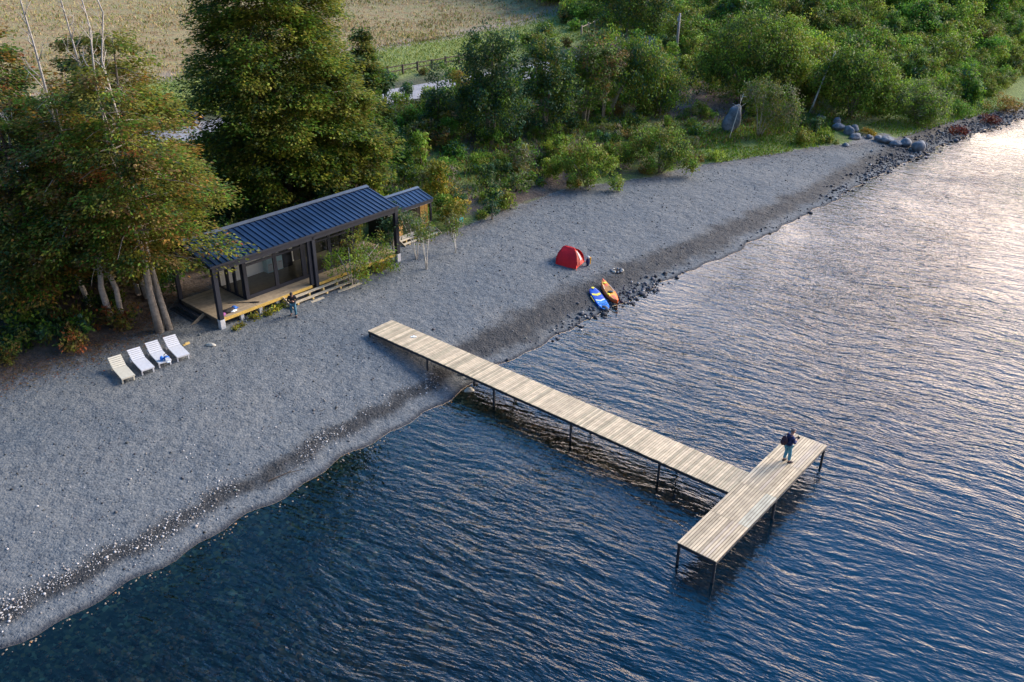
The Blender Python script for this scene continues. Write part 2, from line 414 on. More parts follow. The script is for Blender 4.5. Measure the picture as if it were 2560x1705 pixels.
def beach_attr(s, t, x, y):
    d = t - shore(s)
    c = np.interp(s, [0, 28, 32, 45, 60, 75, 90], [1.75, 1.75, 2.1, 2.3, 2.2, 2.0, 2]); hw = np.interp(s, [0, 20, 28, 33, 45, 60, 75, 95], [.75, .8, .8, 2.1, 1.9, 1.7, 1.4, 2])
    wet = np.clip(1.25 - np.abs(d - c) / hw, 0, 1)
    lit = np.clip(1 - (back(s) - t) / 2.0, 0, 1) * np.where(s < 24, 1., .5)
    return {'wet': wet, 'litter': lit}
def bank_attr(s, t, x, y):
    db = t - back(s)
    g = np.clip(.35 + .3 * fnoise(x, y, .35, 5), 0, 1)
    g = np.maximum(g, np.exp(-(((s - 82) / 9) ** 2 + ((t - 45) / 5.) ** 2)) * 1.5)
    g = np.maximum(g, np.exp(-(((s - 108) / 14) ** 2 + ((t - 38) / 4.) ** 2)) * 1.0)
    g = g - 1.2 * np.exp(-(((s - 84) / 4.) ** 2 + ((t - 54) / 4) ** 2)) - np.exp(-(((s - 53) / 4.) ** 2 + ((t - 50) / 1.6) ** 2))
    g = np.where(s < 24, g - .5, g + .25 + .5 * ss(95, 105, s))
    gv = np.clip(.8 - db / 1.2, 0, 1) * np.where(s < 24, .2, .7)
    gv = np.maximum(gv, 1.2 * np.exp(-(((s - 91) / 4.) ** 2 + ((t - 37.5) / 2.2) ** 2)))
    return {'grass': g, 'gravel': gv}
sheet('lake_bed', lambda s: shore(s) - 120, shore, 70, 'lake_bed_stones', power=.5, zoff=-.003)
beach = sheet('beach', shore, back, 40, 'gravel_beach', bumpy=.05, extra=beach_attr)
sheet('bank', back, lambda s: np.full_like(s, 69.), 30, 'bank_soil', bumpy=.18, extra=bank_attr)
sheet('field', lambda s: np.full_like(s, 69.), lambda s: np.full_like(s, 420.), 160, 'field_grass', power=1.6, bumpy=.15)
S_full = S_; S_ = S_[(S_ > -60) & (S_ < 190)]
sheet('road', lambda s: 71.0 + .9 * np.sin(s * .05) - 1.6 * ss(30, 15, s), lambda s: 77.0 + .8 * np.sin(s * .05 + .5) + 1.5 * ss(30, 10, s), 9, 'road_gravel', zoff=.09)
S_ = S_full
def lake():
    n = 110; W = np.linspace(0, 1, n) ** 2.6
    S = np.unique(np.concatenate([np.arange(-400, -20, 20), np.arange(-20, 130, .8), np.arange(130, 900, 20)]))
    s = np.repeat(S[:, None], n, 1); t = (shore(S) + .6)[:, None] - W[None] * 900
    x, y = st2xy(s, t)
    V = np.stack([x, y, np.zeros_like(x)], -1).reshape(-1, 3)
    I = np.arange(len(S) * n).reshape(len(S), n)
    F = np.stack([I[:-1, :-1], I[:-1, 1:], I[1:, 1:], I[1:, :-1]], -1).reshape(-1, 4)
    tag(np_mesh('lake', V, F, 'lake_water', smooth=True, attrs={'shore': t - shore(s), 'depth': np.maximum(0, -terr_st(s, t))}), None, None, None, 'structure')
lake()

# ------------------------------------------------------------------ materials for built things
plain('black_paint', (.005, .009, .020), .6, .35, 3.)
plain('dark_steel', (.02, .026, .036), .5, .3, 5.)
plain('roof_metal', (.008, .026, .068), .45, .4, .8, metal=.0, spec=.4)
plain('ridge_metal', (.075, .092, .12), .4, .2, 2.)
plain('concrete', (.46, .47, .49), .85, .2, 5.)
plain('white_wall', (.80, .79, .74), .7, .05, 2.)
plain('dark_floor', (.11, .098, .065), .5, .3, 5.)
plain('dark_boards', (.016, .015, .014), .7, .3, 5.)
plain('white_paint', (.56, .575, .61), .55, .08, 8.)
plain('cream_paint', (.55, .52, .42), .6, .1, 8.)
plain('teal_panel', (.30, .48, .52), .35, .15, 3.)
plain('rock', (.15, .165, .19), .9, .45, 2.5, bumpd=.06, bscale=6)
plain('dark_rock', (.05, .055, .07), .7, .5, 3., bumpd=.05, bscale=8)
plain('pale_stone', (.42, .40, .34), .85, .3, 5., bumpd=.03, bscale=12)
plain('red_tent', (.70, .004, .012), .7, .12, 4., bumpd=.02, bscale=5)
plain('coral_tent', (.72, .03, .022), .6, .12, 4.)
plain('dark_red', (.22, .008, .004), .7, .2, 4.)
plain('mesh_pale', (.40, .42, .42), .7, .15, 4.)
plain('navy_cloth', (.008, .020, .085), .85, .4, 9.)
plain('jacket_navy', (.006, .020, .10), .75, .5, 7., bumpd=.02, bscale=14)
plain('jacket_black', (.008, .007, .011), .8, .4, 9., bumpd=.02, bscale=14)
plain('jeans_teal', (.07, .24, .33), .85, .35, 9., bumpd=.015, bscale=16)
plain('jeans_blue', (.04, .13, .19), .85, .35, 9., bumpd=.015, bscale=16)
plain('skin', (.42, .22, .155), .55, .1, 9.)
plain('hair_grey', (.16, .13, .13), .8, .3, 40.)
plain('hair_black', (.010, .009, .010), .8, .3, 40.)
plain('shoe_dark', (.03, .02, .026), .7, .3, 20.)
plain('pack_maroon', (.028, .010, .022), .8, .4, 14.)
plain('device_black', (.012, .013, .014), .35, .2, 20.)
plain('board_blue', (.002, .045, .38), .35, .1, 3.)
plain('board_light_blue', (.006, .17, .62), .35, .1, 3.)
plain('board_yellow', (.75, .62, .02), .4, .08, 4.)
plain('board_white', (.72, .78, .82), .4, .06, 4.)
plain('kayak_rim', (.62, .10, .01), .35, .1, 4.)
plain('kayak_amber', (.72, .33, .012), .4, .15, 4.)
plain('kayak_deep', (.36, .15, .01), .5, .15, 4.)
plain('cloth_purple', (.22, .06, .20), .8, .5, 12.)
plain('cloth_blue', (.01, .11, .42), .7, .2, 12.)
plain('turquoise', (.01, .30, .30), .5, .15, 9.)
plain('car_paint', (.008, .02, .07), .25, .1, 4.)
plain('tyre', (.012, .012, .013), .8, .2, 30.)
plain('lamp_glass', (.5, .45, .42), .2, .1, 10.)
plain('pole_wood', (.26, .25, .27), .85, .3, 3.)
plain('fence_wood', (.085, .068, .05), .9, .4, 4.)
plain('fence_pale', (.34, .28, .22), .9, .3, 4.)
plain('bark_grey', (.21, .19, .165), .9, .45, 4., bumpd=.04, bscale=9)
plain('bark_pale', (.36, .34, .31), .85, .3, 5., bumpd=.03, bscale=9)
plain('bark_dark', (.065, .05, .04), .95, .45, 4., bumpd=.05, bscale=9)
plain('bark_birch', (.50, .49, .45), .8, .25, 6.)
vcol('deck_wood', .72, 3., .18, stretch=(1, 1, 1))
vcol('wood_planks', .75, 5., .2)
vcol('pebble', .8, 25., .15)
vcol('leaf', .62, 0, 0, trans=.36, spec=.25)
vcol('leaf_varied', .62, 0, 0, trans=.36, spec=.25, objvar=1.)
vcol('grass_blade', .8, 0, 0, trans=.25, spec=.15)
def m_glass():
    m, nt, b, o = newmat('window_glass'); nt.nodes.remove(b)
    fr = N(nt, 'ShaderNodeFresnel'); fr.inputs['IOR'].default_value = 1.52
    gl = N(nt, 'ShaderNodeBsdfGlossy'); gl.inputs['Roughness'].default_value = .02
    tr = N(nt, 'ShaderNodeBsdfTransparent'); tr.inputs[0].default_value = (.95, .97, .97, 1)
    ms = N(nt, 'ShaderNodeMixShader'); nt.links.new(fr.outputs[0], ms.inputs[0]); nt.links.new(tr.outputs[0], ms.inputs[1]); nt.links.new(gl.outputs[0], ms.inputs[2])
    nt.links.new(ms.outputs[0], o.inputs[0])
m_glass()
RG = random.Random(4)
def woodtone(base, g=.14, green=.0):
    k = 1 + RG.uniform(-g, g); q = RG.uniform(0, green)
    return (base[0] * k * (1 - q * .5), base[1] * k, base[2] * k * (1 - q))

# ------------------------------------------------------------------ the pier
PIER = empty('pier', (-8.43, 45.80, 0), -0.707232, 'long pale timber pier on dark posts with a crosswise platform at its end', 'pier')
ZP = 1.154
def pier():
    wl, hw0, hw1, w = 23.41, -4.25, 6.21, 1.89
    PW = (.52, .42, .285)
    m = MB(); n = 178; pitch = wl / n
    for i in range(n):
        a = i * pitch
        c = woodtone(PW, .17)
        if RG.random() < .22: c = woodtone((.38, .32, .215), .12)
        j = RG.uniform(-.012, .012); dz = RG.uniform(-.004, .004)
        m.box(a + .013, a + pitch - .013, -.0 + j, w + j, ZP - .035 + dz, ZP + dz, c)
    m.build('walkway_deck', 'deck_wood', PIER)
    m = MB(); cuts = [hw0, -1.6, 1.0, 3.56, hw1]; nb = 14; bw = 1.757 / nb
    for k in range(4):
        for i in range(nb):
            c = woodtone(PW, .15); rr = RG.random()
            if rr < .25: c = woodtone((.38, .31, .21), .12)
            elif rr < .4: c = woodtone((.44, .36, .27), .12)
            if k == 1 and i > 9: c = woodtone((.42, .39, .30), .1)
            m.box(wl + .004 + i * bw + .014, wl + .004 + (i + 1) * bw - .014, cuts[k] + .006, cuts[k + 1] - .006, ZP - .035, ZP + RG.uniform(-.004, .004), c)
    m.build('platform_deck', 'deck_wood', PIER)
    for nm, y in (('side_beam', .06), ('side_beam', w - .06)):
        MB().box(.02, wl - .02, y - .05, y + .05, ZP - .18, ZP - .04).build(nm, 'dark_steel', PIER)
    m = MB()
    for x in (wl + .06, wl + 1.70): m.box(x - .05, x + .05, hw0 + .02, hw1 - .02, ZP - .18, ZP - .04)
    for y in (hw0 + .06, 1.0, hw1 - .06): m.box(wl + .12, wl + 1.64, y - .05, y + .05, ZP - .18, ZP - .045)
    m.build('platform_frame', 'dark_steel', PIER)
    m = MB()
    for i in range(1, 40): m.box(i * .6 - .03, i * .6 + .03, .115, w - .115, ZP - .15, ZP - .045)
    m.build('joists', 'dark_steel', PIER)
    def post(x, y):
        wx = PIER.matrix_basis @ Vector((x, y, 0))
        zb = min(tz(wx.x, wx.y), .0) - .3 if x > 8 else tz(wx.x, wx.y) - .2
        MB().tube([(x, y, zb), (x, y, ZP - .17)], .062, 10).build('post', 'dark_steel', PIER, smooth=False)
    for x in (.08, 4.85, 9.8, 14.85, 19.9):
        post(x, .07); post(x, w - .07)
    for y in (hw0 + .08, 1.05, hw1 - .08): post(wl + .08, y); post(wl + 1.68, y)
PIER.matrix_basis = Matrix.Translation((-8.43, 45.80, 0)) @ Matrix.Rotation(-0.707232, 4, 'Z')
pier()
t_ = PIER.matrix_basis @ Vector((2.6, 1.2, ZP + .012))
tag(MB().box(-.16, .16, -.06, .06, -.01, .01).box(-.03, .05, -.1, .12, .0105, .022).build('paper_scrap', 'board_white'), 'small white scrap lying on the boards near the shore end of the pier', 'scrap').location = t_

# ------------------------------------------------------------------ the cabin
CX, CY, CYAW = -17.1516, 46.5051, rad(48.8087)
CZ = .78
CM = Matrix.Translation((CX, CY, 0)) @ Matrix.Rotation(CYAW, 4, 'Z')
def cabw(u, v, z=0): return CM @ Vector((u, v, z))
def gz(u, v):
    q = cabw(u, v); return tz(q.x, q.y)
OFF = (0, 0, CZ)
def planks_u(m, u0, u1, v0, v1, z, base, bw=.12, th=.03, var=.16, seg=3.2):
    n = max(1, round((v1 - v0) / bw)); bw = (v1 - v0) / n
    for i in range(n):
        a = u0; off = RG.uniform(.3, 1) * seg
        while a < u1 - .01:
            b = min(u1, a + off); off = seg
            m.box(a + .003, b - .003, v0 + i * bw + .005, v0 + (i + 1) * bw - .005, z - th, z, woodtone(base, var)); a = b
def cabin():
    K = empty('cabin', (CX, CY, CZ), CYAW, 'long glass-walled beach cabin with dark ribbed metal roof and timber deck', 'cabin')
    DW = (.30, .235, .155)
    # decking: left terrace, front strip, right porch
    m = MB(); planks_u(m, -.12, 2.52, .03, 4.25, 1.5, DW); planks_u(m, 2.53, 11.2, .03, 1.17, 1.5, DW); planks_u(m, 11.21, 14.02, .03, 3.6, 1.5, DW)
    m.build('deck', 'wood_planks', K, OFF)
    m = MB()
    m.box(.16, 6.62, -.02, .025, 1.32, 1.503, (.52, .35, .09)).box(7.1, 13.78, -.02, .025, 1.32, 1.503, (.52, .35, .09))
    m.build('deck_edge', 'wood_planks', K, OFF)
    m = MB()
    for v in (.5, 2.0, 3.5): m.box(-.05, 13.9, v - .05, v + .05, 1.3, 1.462)
    m.box(-.12, -.06, .05, 4.2, 1.3, 1.46)
    m.build('joists', 'fence_wood', K, OFF)
    # posts on concrete plinths
    for u, zt in ((0, 1.5), (13.93, 1.48)):
        MB().box(u - .14, u + .14, -.14, .14, zt, 4.78).build('post', 'black_paint', K, OFF, bevel=.01)
        MB().box(u - .16, u + .16, -.16, .16, gz(u, 0) - .4, zt - .002).build('plinth', 'concrete', K, OFF, bevel=.015)
    for u in (6.70, 6.98):
        MB().box(u - .12, u + .12, -.13 if u > 6.8 else .0, .11 if u > 6.8 else .2, .9 if u > 6.8 else 1.5, 4.72).build('post', 'black_paint', K, OFF, bevel=.01)
    MB().box(6.7, 7.26, -.2, .16, gz(7, 0) - .4, .9).build('plinth', 'concrete', K, OFF)
    for u in (1.45, 2.75, 4.0, 8.6, 10.4, 12.2):
        MB().box(u - .11, u + .11, .05, .27, gz(u, .1) - .3, 1.3).build('footing', 'concrete', K, OFF, bevel=.01)
    for u in (0, 6.8, 13.9):
        MB().box(u - .12, u + .12, 4.40, 4.6, gz(u, 4.5) - .4, 4.58).build('post', 'black_paint', K, OFF)
    # beams
    MB().box(-.14, 14.07, -.13, .13, 4.50, 4.88).build('front_beam', 'black_paint', K, OFF, bevel=.01)
    MB().box(-.14, 14.07, 4.4, 4.58, 4.3, 4.6).build('rear_beam', 'black_paint', K, OFF)
    for u in (0, 13.93):
        m = MB(); m.bar((u, .15, 4.78), (u, 3.1, 5.40), .2, .28); m.bar((u, 3.1, 5.40), (u, 4.4, 4.62), .2, .2); m.build('gable_beam', 'black_paint', K, OFF)
    # roof: two ribbed slopes and a ridge cap
    F0, R0, B0 = (-.18, 4.93), (3.12, 5.62), (4.62, 4.66)
    rf = empty('roof', (0, 0, 0)); rf.parent = K
    m = MB()
    for (v0, z0), (v1, z1) in ((F0, R0), (R0, B0)):
        u0, u1 = -.26, 14.14
        m.add([(u0, v0, z0), (u1, v0, z0), (u1, v1, z1), (u0, v1, z1), (u0, v0, z0 - .07), (u1, v0, z0 - .07), (u1, v1, z1 - .07), (u0, v1, z1 - .07)],
              [(0, 1, 2, 3), (4, 7, 6, 5), (0, 4, 5, 1), (1, 5, 6, 2), (2, 6, 7, 3), (3, 7, 4, 0)])
        k = -.22
        while k < 14.1:
            m.bar((k, v0, z0 + .022), (k, v1, z1 + .022), .07, .065); k += .395
    rfm = m.build('roof', 'roof_metal', K, OFF); bpy.data.objects.remove(rf)
    m = MB(); m.bar((-.28, 2.97, 5.66), (14.16, 2.97, 5.66), .32, .03, up=(0, -.21, 1)); m.bar((-.28, 3.22, 5.60), (14.16, 3.22, 5.60), .26, .03, up=(0, .6, 1))
    m.build('ridge_cap', 'ridge_metal', rfm, OFF)
    m = MB(); m.box(-.27, 14.15, -.24, -.19, 4.83, 4.95); m.build('gutter', 'black_paint', rfm, OFF)
    # interior floor, white back wall, added black panel, ceiling
    MB().box(2.56, 11.16, 1.2, 4.22, 1.40, 1.49).build('floor', 'dark_floor', K, OFF)
    MB().box(2.3, 8.3, 4.24, 4.36, 1.45, 4.62).box(8.3, 8.75, 4.24, 4.36, 2.9, 4.62).box(2.3, 8.3, 4.2, 4.238, 1.49, 1.6).build('wall', 'white_wall', K, OFF)
    MB().box(8.3, 14.0, 4.26, 4.38, 1.45, 2.898).box(8.76, 14.0, 4.26, 4.38, 2.9, 4.62).build('wall', 'dark_boards', K, OFF)  # black panel; its stretch behind the right porch is added to keep it dark
    m = MB(); m.add([(-.1, .12, 4.64), (14, .12, 4.64), (14, 4.3, 4.64), (-.1, 4.3, 4.64), (-.1, .12, 4.68), (14, .12, 4.68), (14, 4.3, 4.68), (-.1, 4.3, 4.68)], [(0, 3, 2, 1), (4, 5, 6, 7), (0, 1, 5, 4), (1, 2, 6, 5), (2, 3, 7, 6), (3, 0, 4, 7)])
    m.build('ceiling', 'white_wall', K, OFF)
    # glazing, each bay a window with its own frame and panes
    def win(u0, v0, u1, v1, transom=True, wide0=.12, wide1=.12, foot=.24):
        d = Vector((u1 - u0, v1 - v0, 0)); L = d.length; d /= L; q = Vector((-d.y, d.x, 0))
        P = lambda a, z, o=0: Vector((u0, v0, 0)) + d * a + q * o + Vector((0, 0, z))
        m = MB()
        m.bar(P(0, 3.05), P(L, 3.05), .001) if False else None
        for a, wd in ((wide0 / 2, wide0), (L - wide1 / 2, wide1)):
            m.bar(P(a, 1.5), P(a, 4.6), .11, wd, up=q.cross(Vector((0, 0, 1))))
        m.bar(P(wide0, 1.5 + foot / 2), P(L - wide1, 1.5 + foot / 2), .09, foot)
        m.bar(P(wide0, 4.55), P(L - wide1, 4.55), .09, .1)
        if transom: m.bar(P(wide0, 3.72), P(L - wide1, 3.72), .085, .14)
        f = m.build('window', 'black_paint', K, OFF)
        g = MB(); a0, a1 = wide0 + .004, L - wide1 - .004
        for z0, z1 in (((1.5 + foot, 3.648), (3.792, 4.498)) if transom else ((1.5 + foot, 4.498),)):
            g.add([P(a0, z0), P(a1, z0), P(a1, z1), P(a0, z1)], [(0, 1, 2, 3)])
        g.build('pane', 'window_glass', f, OFF)
    win(2.56, 1.2, 4.86, 1.2, wide0=.24); win(4.87, 1.2, 7.02, 1.2, wide1=.2); win(7.03, 1.2, 9.1, 1.2); win(9.11, 1.2, 11.17, 1.2, wide1=.2)
    win(11.2, 1.32, 11.2, 2.7, False, foot=.1); win(11.2, 2.71, 11.2, 4.2, False, foot=.1)  # glazed end added in place of a wall to let light inside
    win(2.56, 4.2, 2.56, 3.15, False, foot=.1); win(2.56, 3.14, 2.56, 2.25, False, wide0=.16, foot=.1); win(2.56, 2.24, 2.56, 1.32, False, foot=.1)
    # steps along the front
    st = MB()
    ST = (.47, .40, .285)
    for v, z in ((-.24, 1.30), (-.60, 1.10), (-.98, .92)):
        for q in (0, .14): st.box(4.4, 9.75, v - .14 + q, v - .01 + q, z - .04, z, woodtone(ST, .12))
    st = st.build('steps', 'wood_planks', K, OFF)
    for u in (4.95, 6.1, 7.2, 8.3, 9.4):
        m = MB()
        for v, z in ((-.24, 1.257), (-.60, 1.057), (-.98, .877)): m.box(u - .06, u + .06, v - .14, v + .1, .45, z, woodtone((.52, .38, .15), .12))
        m.bar((u, -.1, .8), (u, -1.0, .6), .1, .1, (.4, .3, .14)); m.build('riser_block', 'wood_planks', st, OFF)
    m = MB(); m.bar((4.35, -.03, 1.38), (4.35, -1.22, .80), .05, .2, (.42, .34, .24)); m.build('stringer', 'wood_planks', st, OFF)
    # dark side stairs at the left end
    m = MB()
    for u, z in ((-.36, 1.28), (-.68, 1.06), (-1.0, .9)):
        for q in (0, .15): m.box(u - .14 + q, u - .01 + q, 1.7, 4.5, z - .04, z, woodtone((.045, .045, .052), .3))
    ss_ = m.build('side_steps', 'wood_planks', K, OFF)
    MB().bar((-.12, 1.66, 1.36), (-1.25, 1.66, .80), .05, .2, (.2, .165, .12)).build('stringer', 'wood_planks', ss_, OFF); MB().bar((-.12, 4.54, 1.36), (-1.25, 4.54, .8), .05, .2, (.06, .055, .05)).build('stringer', 'wood_planks', ss_, OFF)
    return K
CABIN = cabin()

# things inside the cabin
def kitchen():
    k = empty('kitchen_unit', cabw(6.45, 3.9, 1.49), CYAW, 'pale turquoise kitchen unit against the white wall behind the cabin glass', 'cabinet')
    MB().box(-.58, .62, -.2, .32, 0, 1.0).build('cabinet_body', 'teal_panel', k)
    for a in (-.54, -.15, .24):
        d = MB().box(a, a + .34, -.225, -.202, .08, .62).build('cabinet_door', 'mesh_pale', k); MB().box(a + .05, a + .29, -.24, -.227, .55, .57).build('handle', 'dark_steel', d)
    MB().box(-.62, .64, -.24, .32, 1.002, 1.04).build('worktop', 'white_paint', k)
    f = empty('stove', cabw(7.5, 3.9, 1.49), CYAW, 'black stove standing beside the turquoise kitchen unit inside the cabin', 'stove')
    MB().box(-.36, .36, -.22, .32, 0, 1.05).build('stove_body', 'device_black', f, bevel=.02)
    MB().box(-.26, .26, -.245, -.222, .3, .8).build('oven_door', 'dark_steel', f); MB().tube([(0, .2, 1.05), (0, .2, 2.9)], .07, 10).build('flue', 'device_black', f)
kitchen()

# things on the deck
def deck_things():
    m = MB()
    rr = random.Random(3)
    m.ell((0, 0, .10), (.42, .2, .14), 14, 8, fn=lambda d: 1 + .22 * math.sin(7 * d.x + 2) * math.cos(5 * d.y))
    tag(m.build('jacket', 'jacket_black', smooth=True), 'crumpled black jacket lying on the deck by the left corner post', 'jacket')
    o = bpy.data.objects['jacket']; o.location = cabw(.82, .5, 1.5); o.rotation_euler.z = CYAW
    m = MB(); m.ell((0, 0, .1), (.17, .17, .13), 12, 7, fn=lambda d: 1 + .06 * math.sin(9 * d.x)); m.box(.1, .28, -.12, .12, .02, .045)
    o = tag(m.build('cap', 'cloth_blue', smooth=False), 'bright blue cap lying on the deck edge next to a black jacket', 'cap'); o.location = cabw(1.30, .62, 1.5); o.rotation_euler.z = CYAW + .4
    m = MB(); m.ell((0, 0, .07), (.25, .16, .1), 14, 7, fn=lambda d: 1 + .2 * math.sin(6 * d.x + 1) * math.sin(8 * d.y))
    o = tag(m.build('towel', 'cloth_purple', smooth=True), 'rolled purple towel lying against the left corner post of the deck', 'towel'); o.location = cabw(.36, .34, 1.5); o.rotation_euler.z = CYAW + .5
    m = MB(); m.ell((0, 0, .05), (.22, .12, .07), 12, 6, fn=lambda d: 1 + .15 * math.sin(7 * d.x + 1))
    o = tag(m.build('shirt', 'board_white', smooth=True), 'pale folded shirt lying between the jacket and the blue cap on the deck', 'shirt'); o.location = cabw(1.08, .36, 1.5); o.rotation_euler.z = CYAW
    pd = empty('paddle', cabw(2.15, 1.0, 1.5), CYAW - .75, 'black paddle lying flat on the left part of the deck', 'paddle')
    MB().tube([(-.9, 0, .03), (.45, 0, .03)], .02, 8).build('shaft', 'device_black', pd)
    MB().ell((.72, 0, .03), (.32, .1, .018), 14, 6).build('blade', 'device_black', pd, smooth=True)
deck_things()

# ------------------------------------------------------------------ the shed
def shed():
    K = empty('shed', (CX, CY, CZ), CYAW, 'small timber shed with ribbed metal roof at the right end of the cabin', 'shed')
    q = cabw(16, 2.7); K.location = (q.x, q.y, CZ)
    O = (16, 2.7, CZ)
    F0, R0, B0 = (2.28, 3.55), (4.0, 4.02), (5.3, 3.15)
    m = MB()
    for (v0, z0), (v1, z1) in ((F0, R0), (R0, B0)):
        u0, u1 = 15.2, 19.72
        m.add([(u0, v0, z0), (u1, v0, z0), (u1, v1, z1), (u0, v1, z1), (u0, v0, z0 - .06), (u1, v0, z0 - .06), (u1, v1, z1 - .06), (u0, v1, z1 - .06)],
              [(0, 1, 2, 3), (4, 7, 6, 5), (0, 4, 5, 1), (1, 5, 6, 2), (2, 6, 7, 3), (3, 7, 4, 0)])
        k = 15.25
        while k < 19.75: m.bar((k, v0, z0 + .02), (k, v1, z1 + .02), .06, .055); k += .395
    rf = m.build('roof', 'roof_metal', K, O)
    m = MB(); m.bar((15.2, 3.88, 4.045), (19.74, 3.88, 4.045), .26, .03, up=(0, -.27, 1)); m.bar((15.2, 4.1, 3.985), (19.74, 4.1, 3.985), .22, .03, up=(0, .6, 1)); m.build('ridge_cap', 'ridge_metal', rf, O)
    MB().box(15.2, 19.7, 2.30, 2.42, 3.26, 3.47).build('fascia', 'black_paint', K, O)
    MB().box(15.3, 19.55, 2.40, 2.45, 3.2, 3.26).build('trim', 'white_paint', K, O)
    # honey coloured board walls either side of the dark door opening
    def boards(u0, u1, base):
        m = MB(); a = u0
        while a < u1 - .01:
            m.box(a, min(u1, a + .1) - .008, 2.72, 2.76, 1.3, 3.24, woodtone(base, .2)); a += .1
        return m
    boards(16.05, 16.95, (.42, .25, .085)).build('wall', 'wood_planks', K, O); boards(18.75, 19.5, (.52, .30, .08)).build('wall', 'wood_planks', K, O)
    m = MB(); a = 16.98
    while a < 18.72: m.box(a, a + .045, 2.70, 2.75, 1.3, 3.24, woodtone((.10, .085, .06), .4)); a += .12
    m.build('slatted_door', 'wood_planks', K, O)
    MB().box(16.05, 19.5, 2.78, 2.84, 1.3, 3.24).box(19.44, 19.5, 2.85, 4.95, 1.0, 3.3).box(15.6, 15.66, 2.85, 4.95, 1, 3.3).box(15.6, 19.5, 4.96, 5.02, .9, 3.3).build('wall', 'dark_boards', K, O)
    for u in (15.7, 19.58): MB().box(u - .07, u + .07, 2.44, 2.58, gz(u, 2.5) - .2, 3.25).build('post', 'black_paint', K, O)
    m = MB(); planks_u(m, 16.0, 19.6, 2.2, 2.7, 1.3, (.42, .39, .33)); m.build('porch', 'wood_planks', K, O)
    m = MB()
    for v, z in ((2.08, 1.24), (1.72, 1.08)): planks_u(m, 16.05, 19.6, v - .14, v + .14, z, (.50, .44, .33))
    s = m.build('steps', 'wood_planks', K, O)
    for u in (16.5, 17.4, 18.3, 19.2):
        m = MB()
        for v, z in ((2.08, 1.2), (1.72, 1.04)): m.box(u - .06, u + .06, v - .19, v + .15, .7, z, woodtone((.48, .36, .16), .12))
        m.build('riser_block', 'wood_planks', s, O)
    for u in (16.0, 19.66): MB().bar((u, 2.2, 1.28), (u, 1.5, .95), .05, .16, (.45, .38, .27)).build('stringer', 'wood_planks', s, O)
shed()

# ------------------------------------------------------------------ sun loungers
def lounger(mat):
    r = empty('sun_lounger', (0, 0, 0))
    L0, wdt, zs = 1.36, .70, .30
    m = MB(); n = 13
    for i in range(n): m.box(i * L0 / n + .004, (i + 1) * L0 / n - .004, -wdt / 2, wdt / 2, zs, zs + .022)
    m.box(-.03, -.002, -wdt / 2, wdt / 2, zs - .05, zs + .02)
    m.build('seat', mat, r)
    m = MB(); a = rad(33); ca, sa = math.cos(a), math.sin(a)
    M = Matrix.Translation((L0 + .01, 0, zs + .01)) @ Matrix.Rotation(-a, 4, 'Y')
    for i in range(6): m.box(i * .125 + .01, i * .125 + .108, -wdt / 2, wdt / 2, 0, .022, M=M)
    for y in (-.26, .26): m.box(.0, .74, y - .02, y + .02, -.045, -.002, M=M)
    m.build('backrest', mat, r)
    m = MB()
    for y in (-.3, .3): m.box(.02, 1.95, y - .025, y + .025, zs - .09, zs - .004)
    m.box(.1, .14, -.27, .27, zs - .08, zs - .01); m.box(1.85, 1.89, -.27, .27, zs - .08, zs - .01)
    m.build('frame', mat, r)
    for x in (.12, 1.86):
        for y in (-.3, .3): MB().box(x - .03, x + .03, y - .035, y + .035, -.03, zs - .092).build('leg', mat, r)
    for y in (-.24, .24): MB().bar((1.62, y, zs - .02), (1.84, y, zs + .28), .03).build('prop', mat, r)
    return r
LP = [((-20.12, 40.03), (-21.10, 41.20), 'cream_paint', 'cream slatted sun lounger, the one farthest from the cabin in the row of four'),
      ((-19.41, 40.92), (-20.40, 42.08), 'white_paint', 'white slatted sun lounger between the cream one and the one with a bag on it'),
      ((-18.78, 41.72), (-19.72, 42.88), 'white_paint', 'white slatted sun lounger with a blue bag on its foot end'),
      ((-18.02, 42.42), (-18.93, 43.54), 'white_paint', 'empty white slatted sun lounger nearest to the cabin and the tree trunk')]
for (fx, fy), (mx, my), mat, lab in LP:
    o = lounger(mat); a = math.atan2(my - fy, mx - fx); x = fx + .12 * math.cos(a); y = fy + .12 * math.sin(a)
    o.location = (x, y, tz(x + .6 * math.cos(a), y + .6 * math.sin(a)) + .03); o.rotation_euler.z = a
    tag(o, lab, 'sun lounger', 'sun loungers in a row on the gravel')
def lounge_things():
    z = tz(-19, 42) + .03 + .322
    b = empty('tote_bag', (-18.80, 41.96, z), rad(35), 'blue and white bag with a dark handle standing on a sun lounger', 'bag')
    m = MB(); m.ell((0, 0, .13), (.16, .11, .14), 12, 8); m.build('bag_body', 'cloth_blue', b, smooth=True)
    MB().box(-.09, .09, -.125, -.108, .04, .2).build('patch', 'board_white', b)
    MB().tube([(-.11, 0, .24), (-.1, 0, .36), (0, 0, .41), (.1, 0, .36), (.11, 0, .24)], .018, 7).build('handle', 'jacket_black', b, smooth=True)
    m = MB(); m.ell((0, 0, .12), (.11, .11, .13), 12, 8)
    o = tag(m.build('ball', 'board_light_blue', smooth=True), 'round teal blue pouch lying beside the bag on a sun lounger', 'pouch'); o.location = (-19.06, 41.95, z); o.name = 'pouch'
    m = MB(); m.box(-.1, .1, -.07, .07, 0, .02).box(-.06, .07, -.04, .05, .021, .05)
    o = tag(m.build('folded_cloth', 'board_white'), 'small folded white cloth on the foot corner of the lounger with the bag', 'cloth'); o.location = (-18.62, 41.74, z); o.rotation_euler.z = .5
lounge_things()

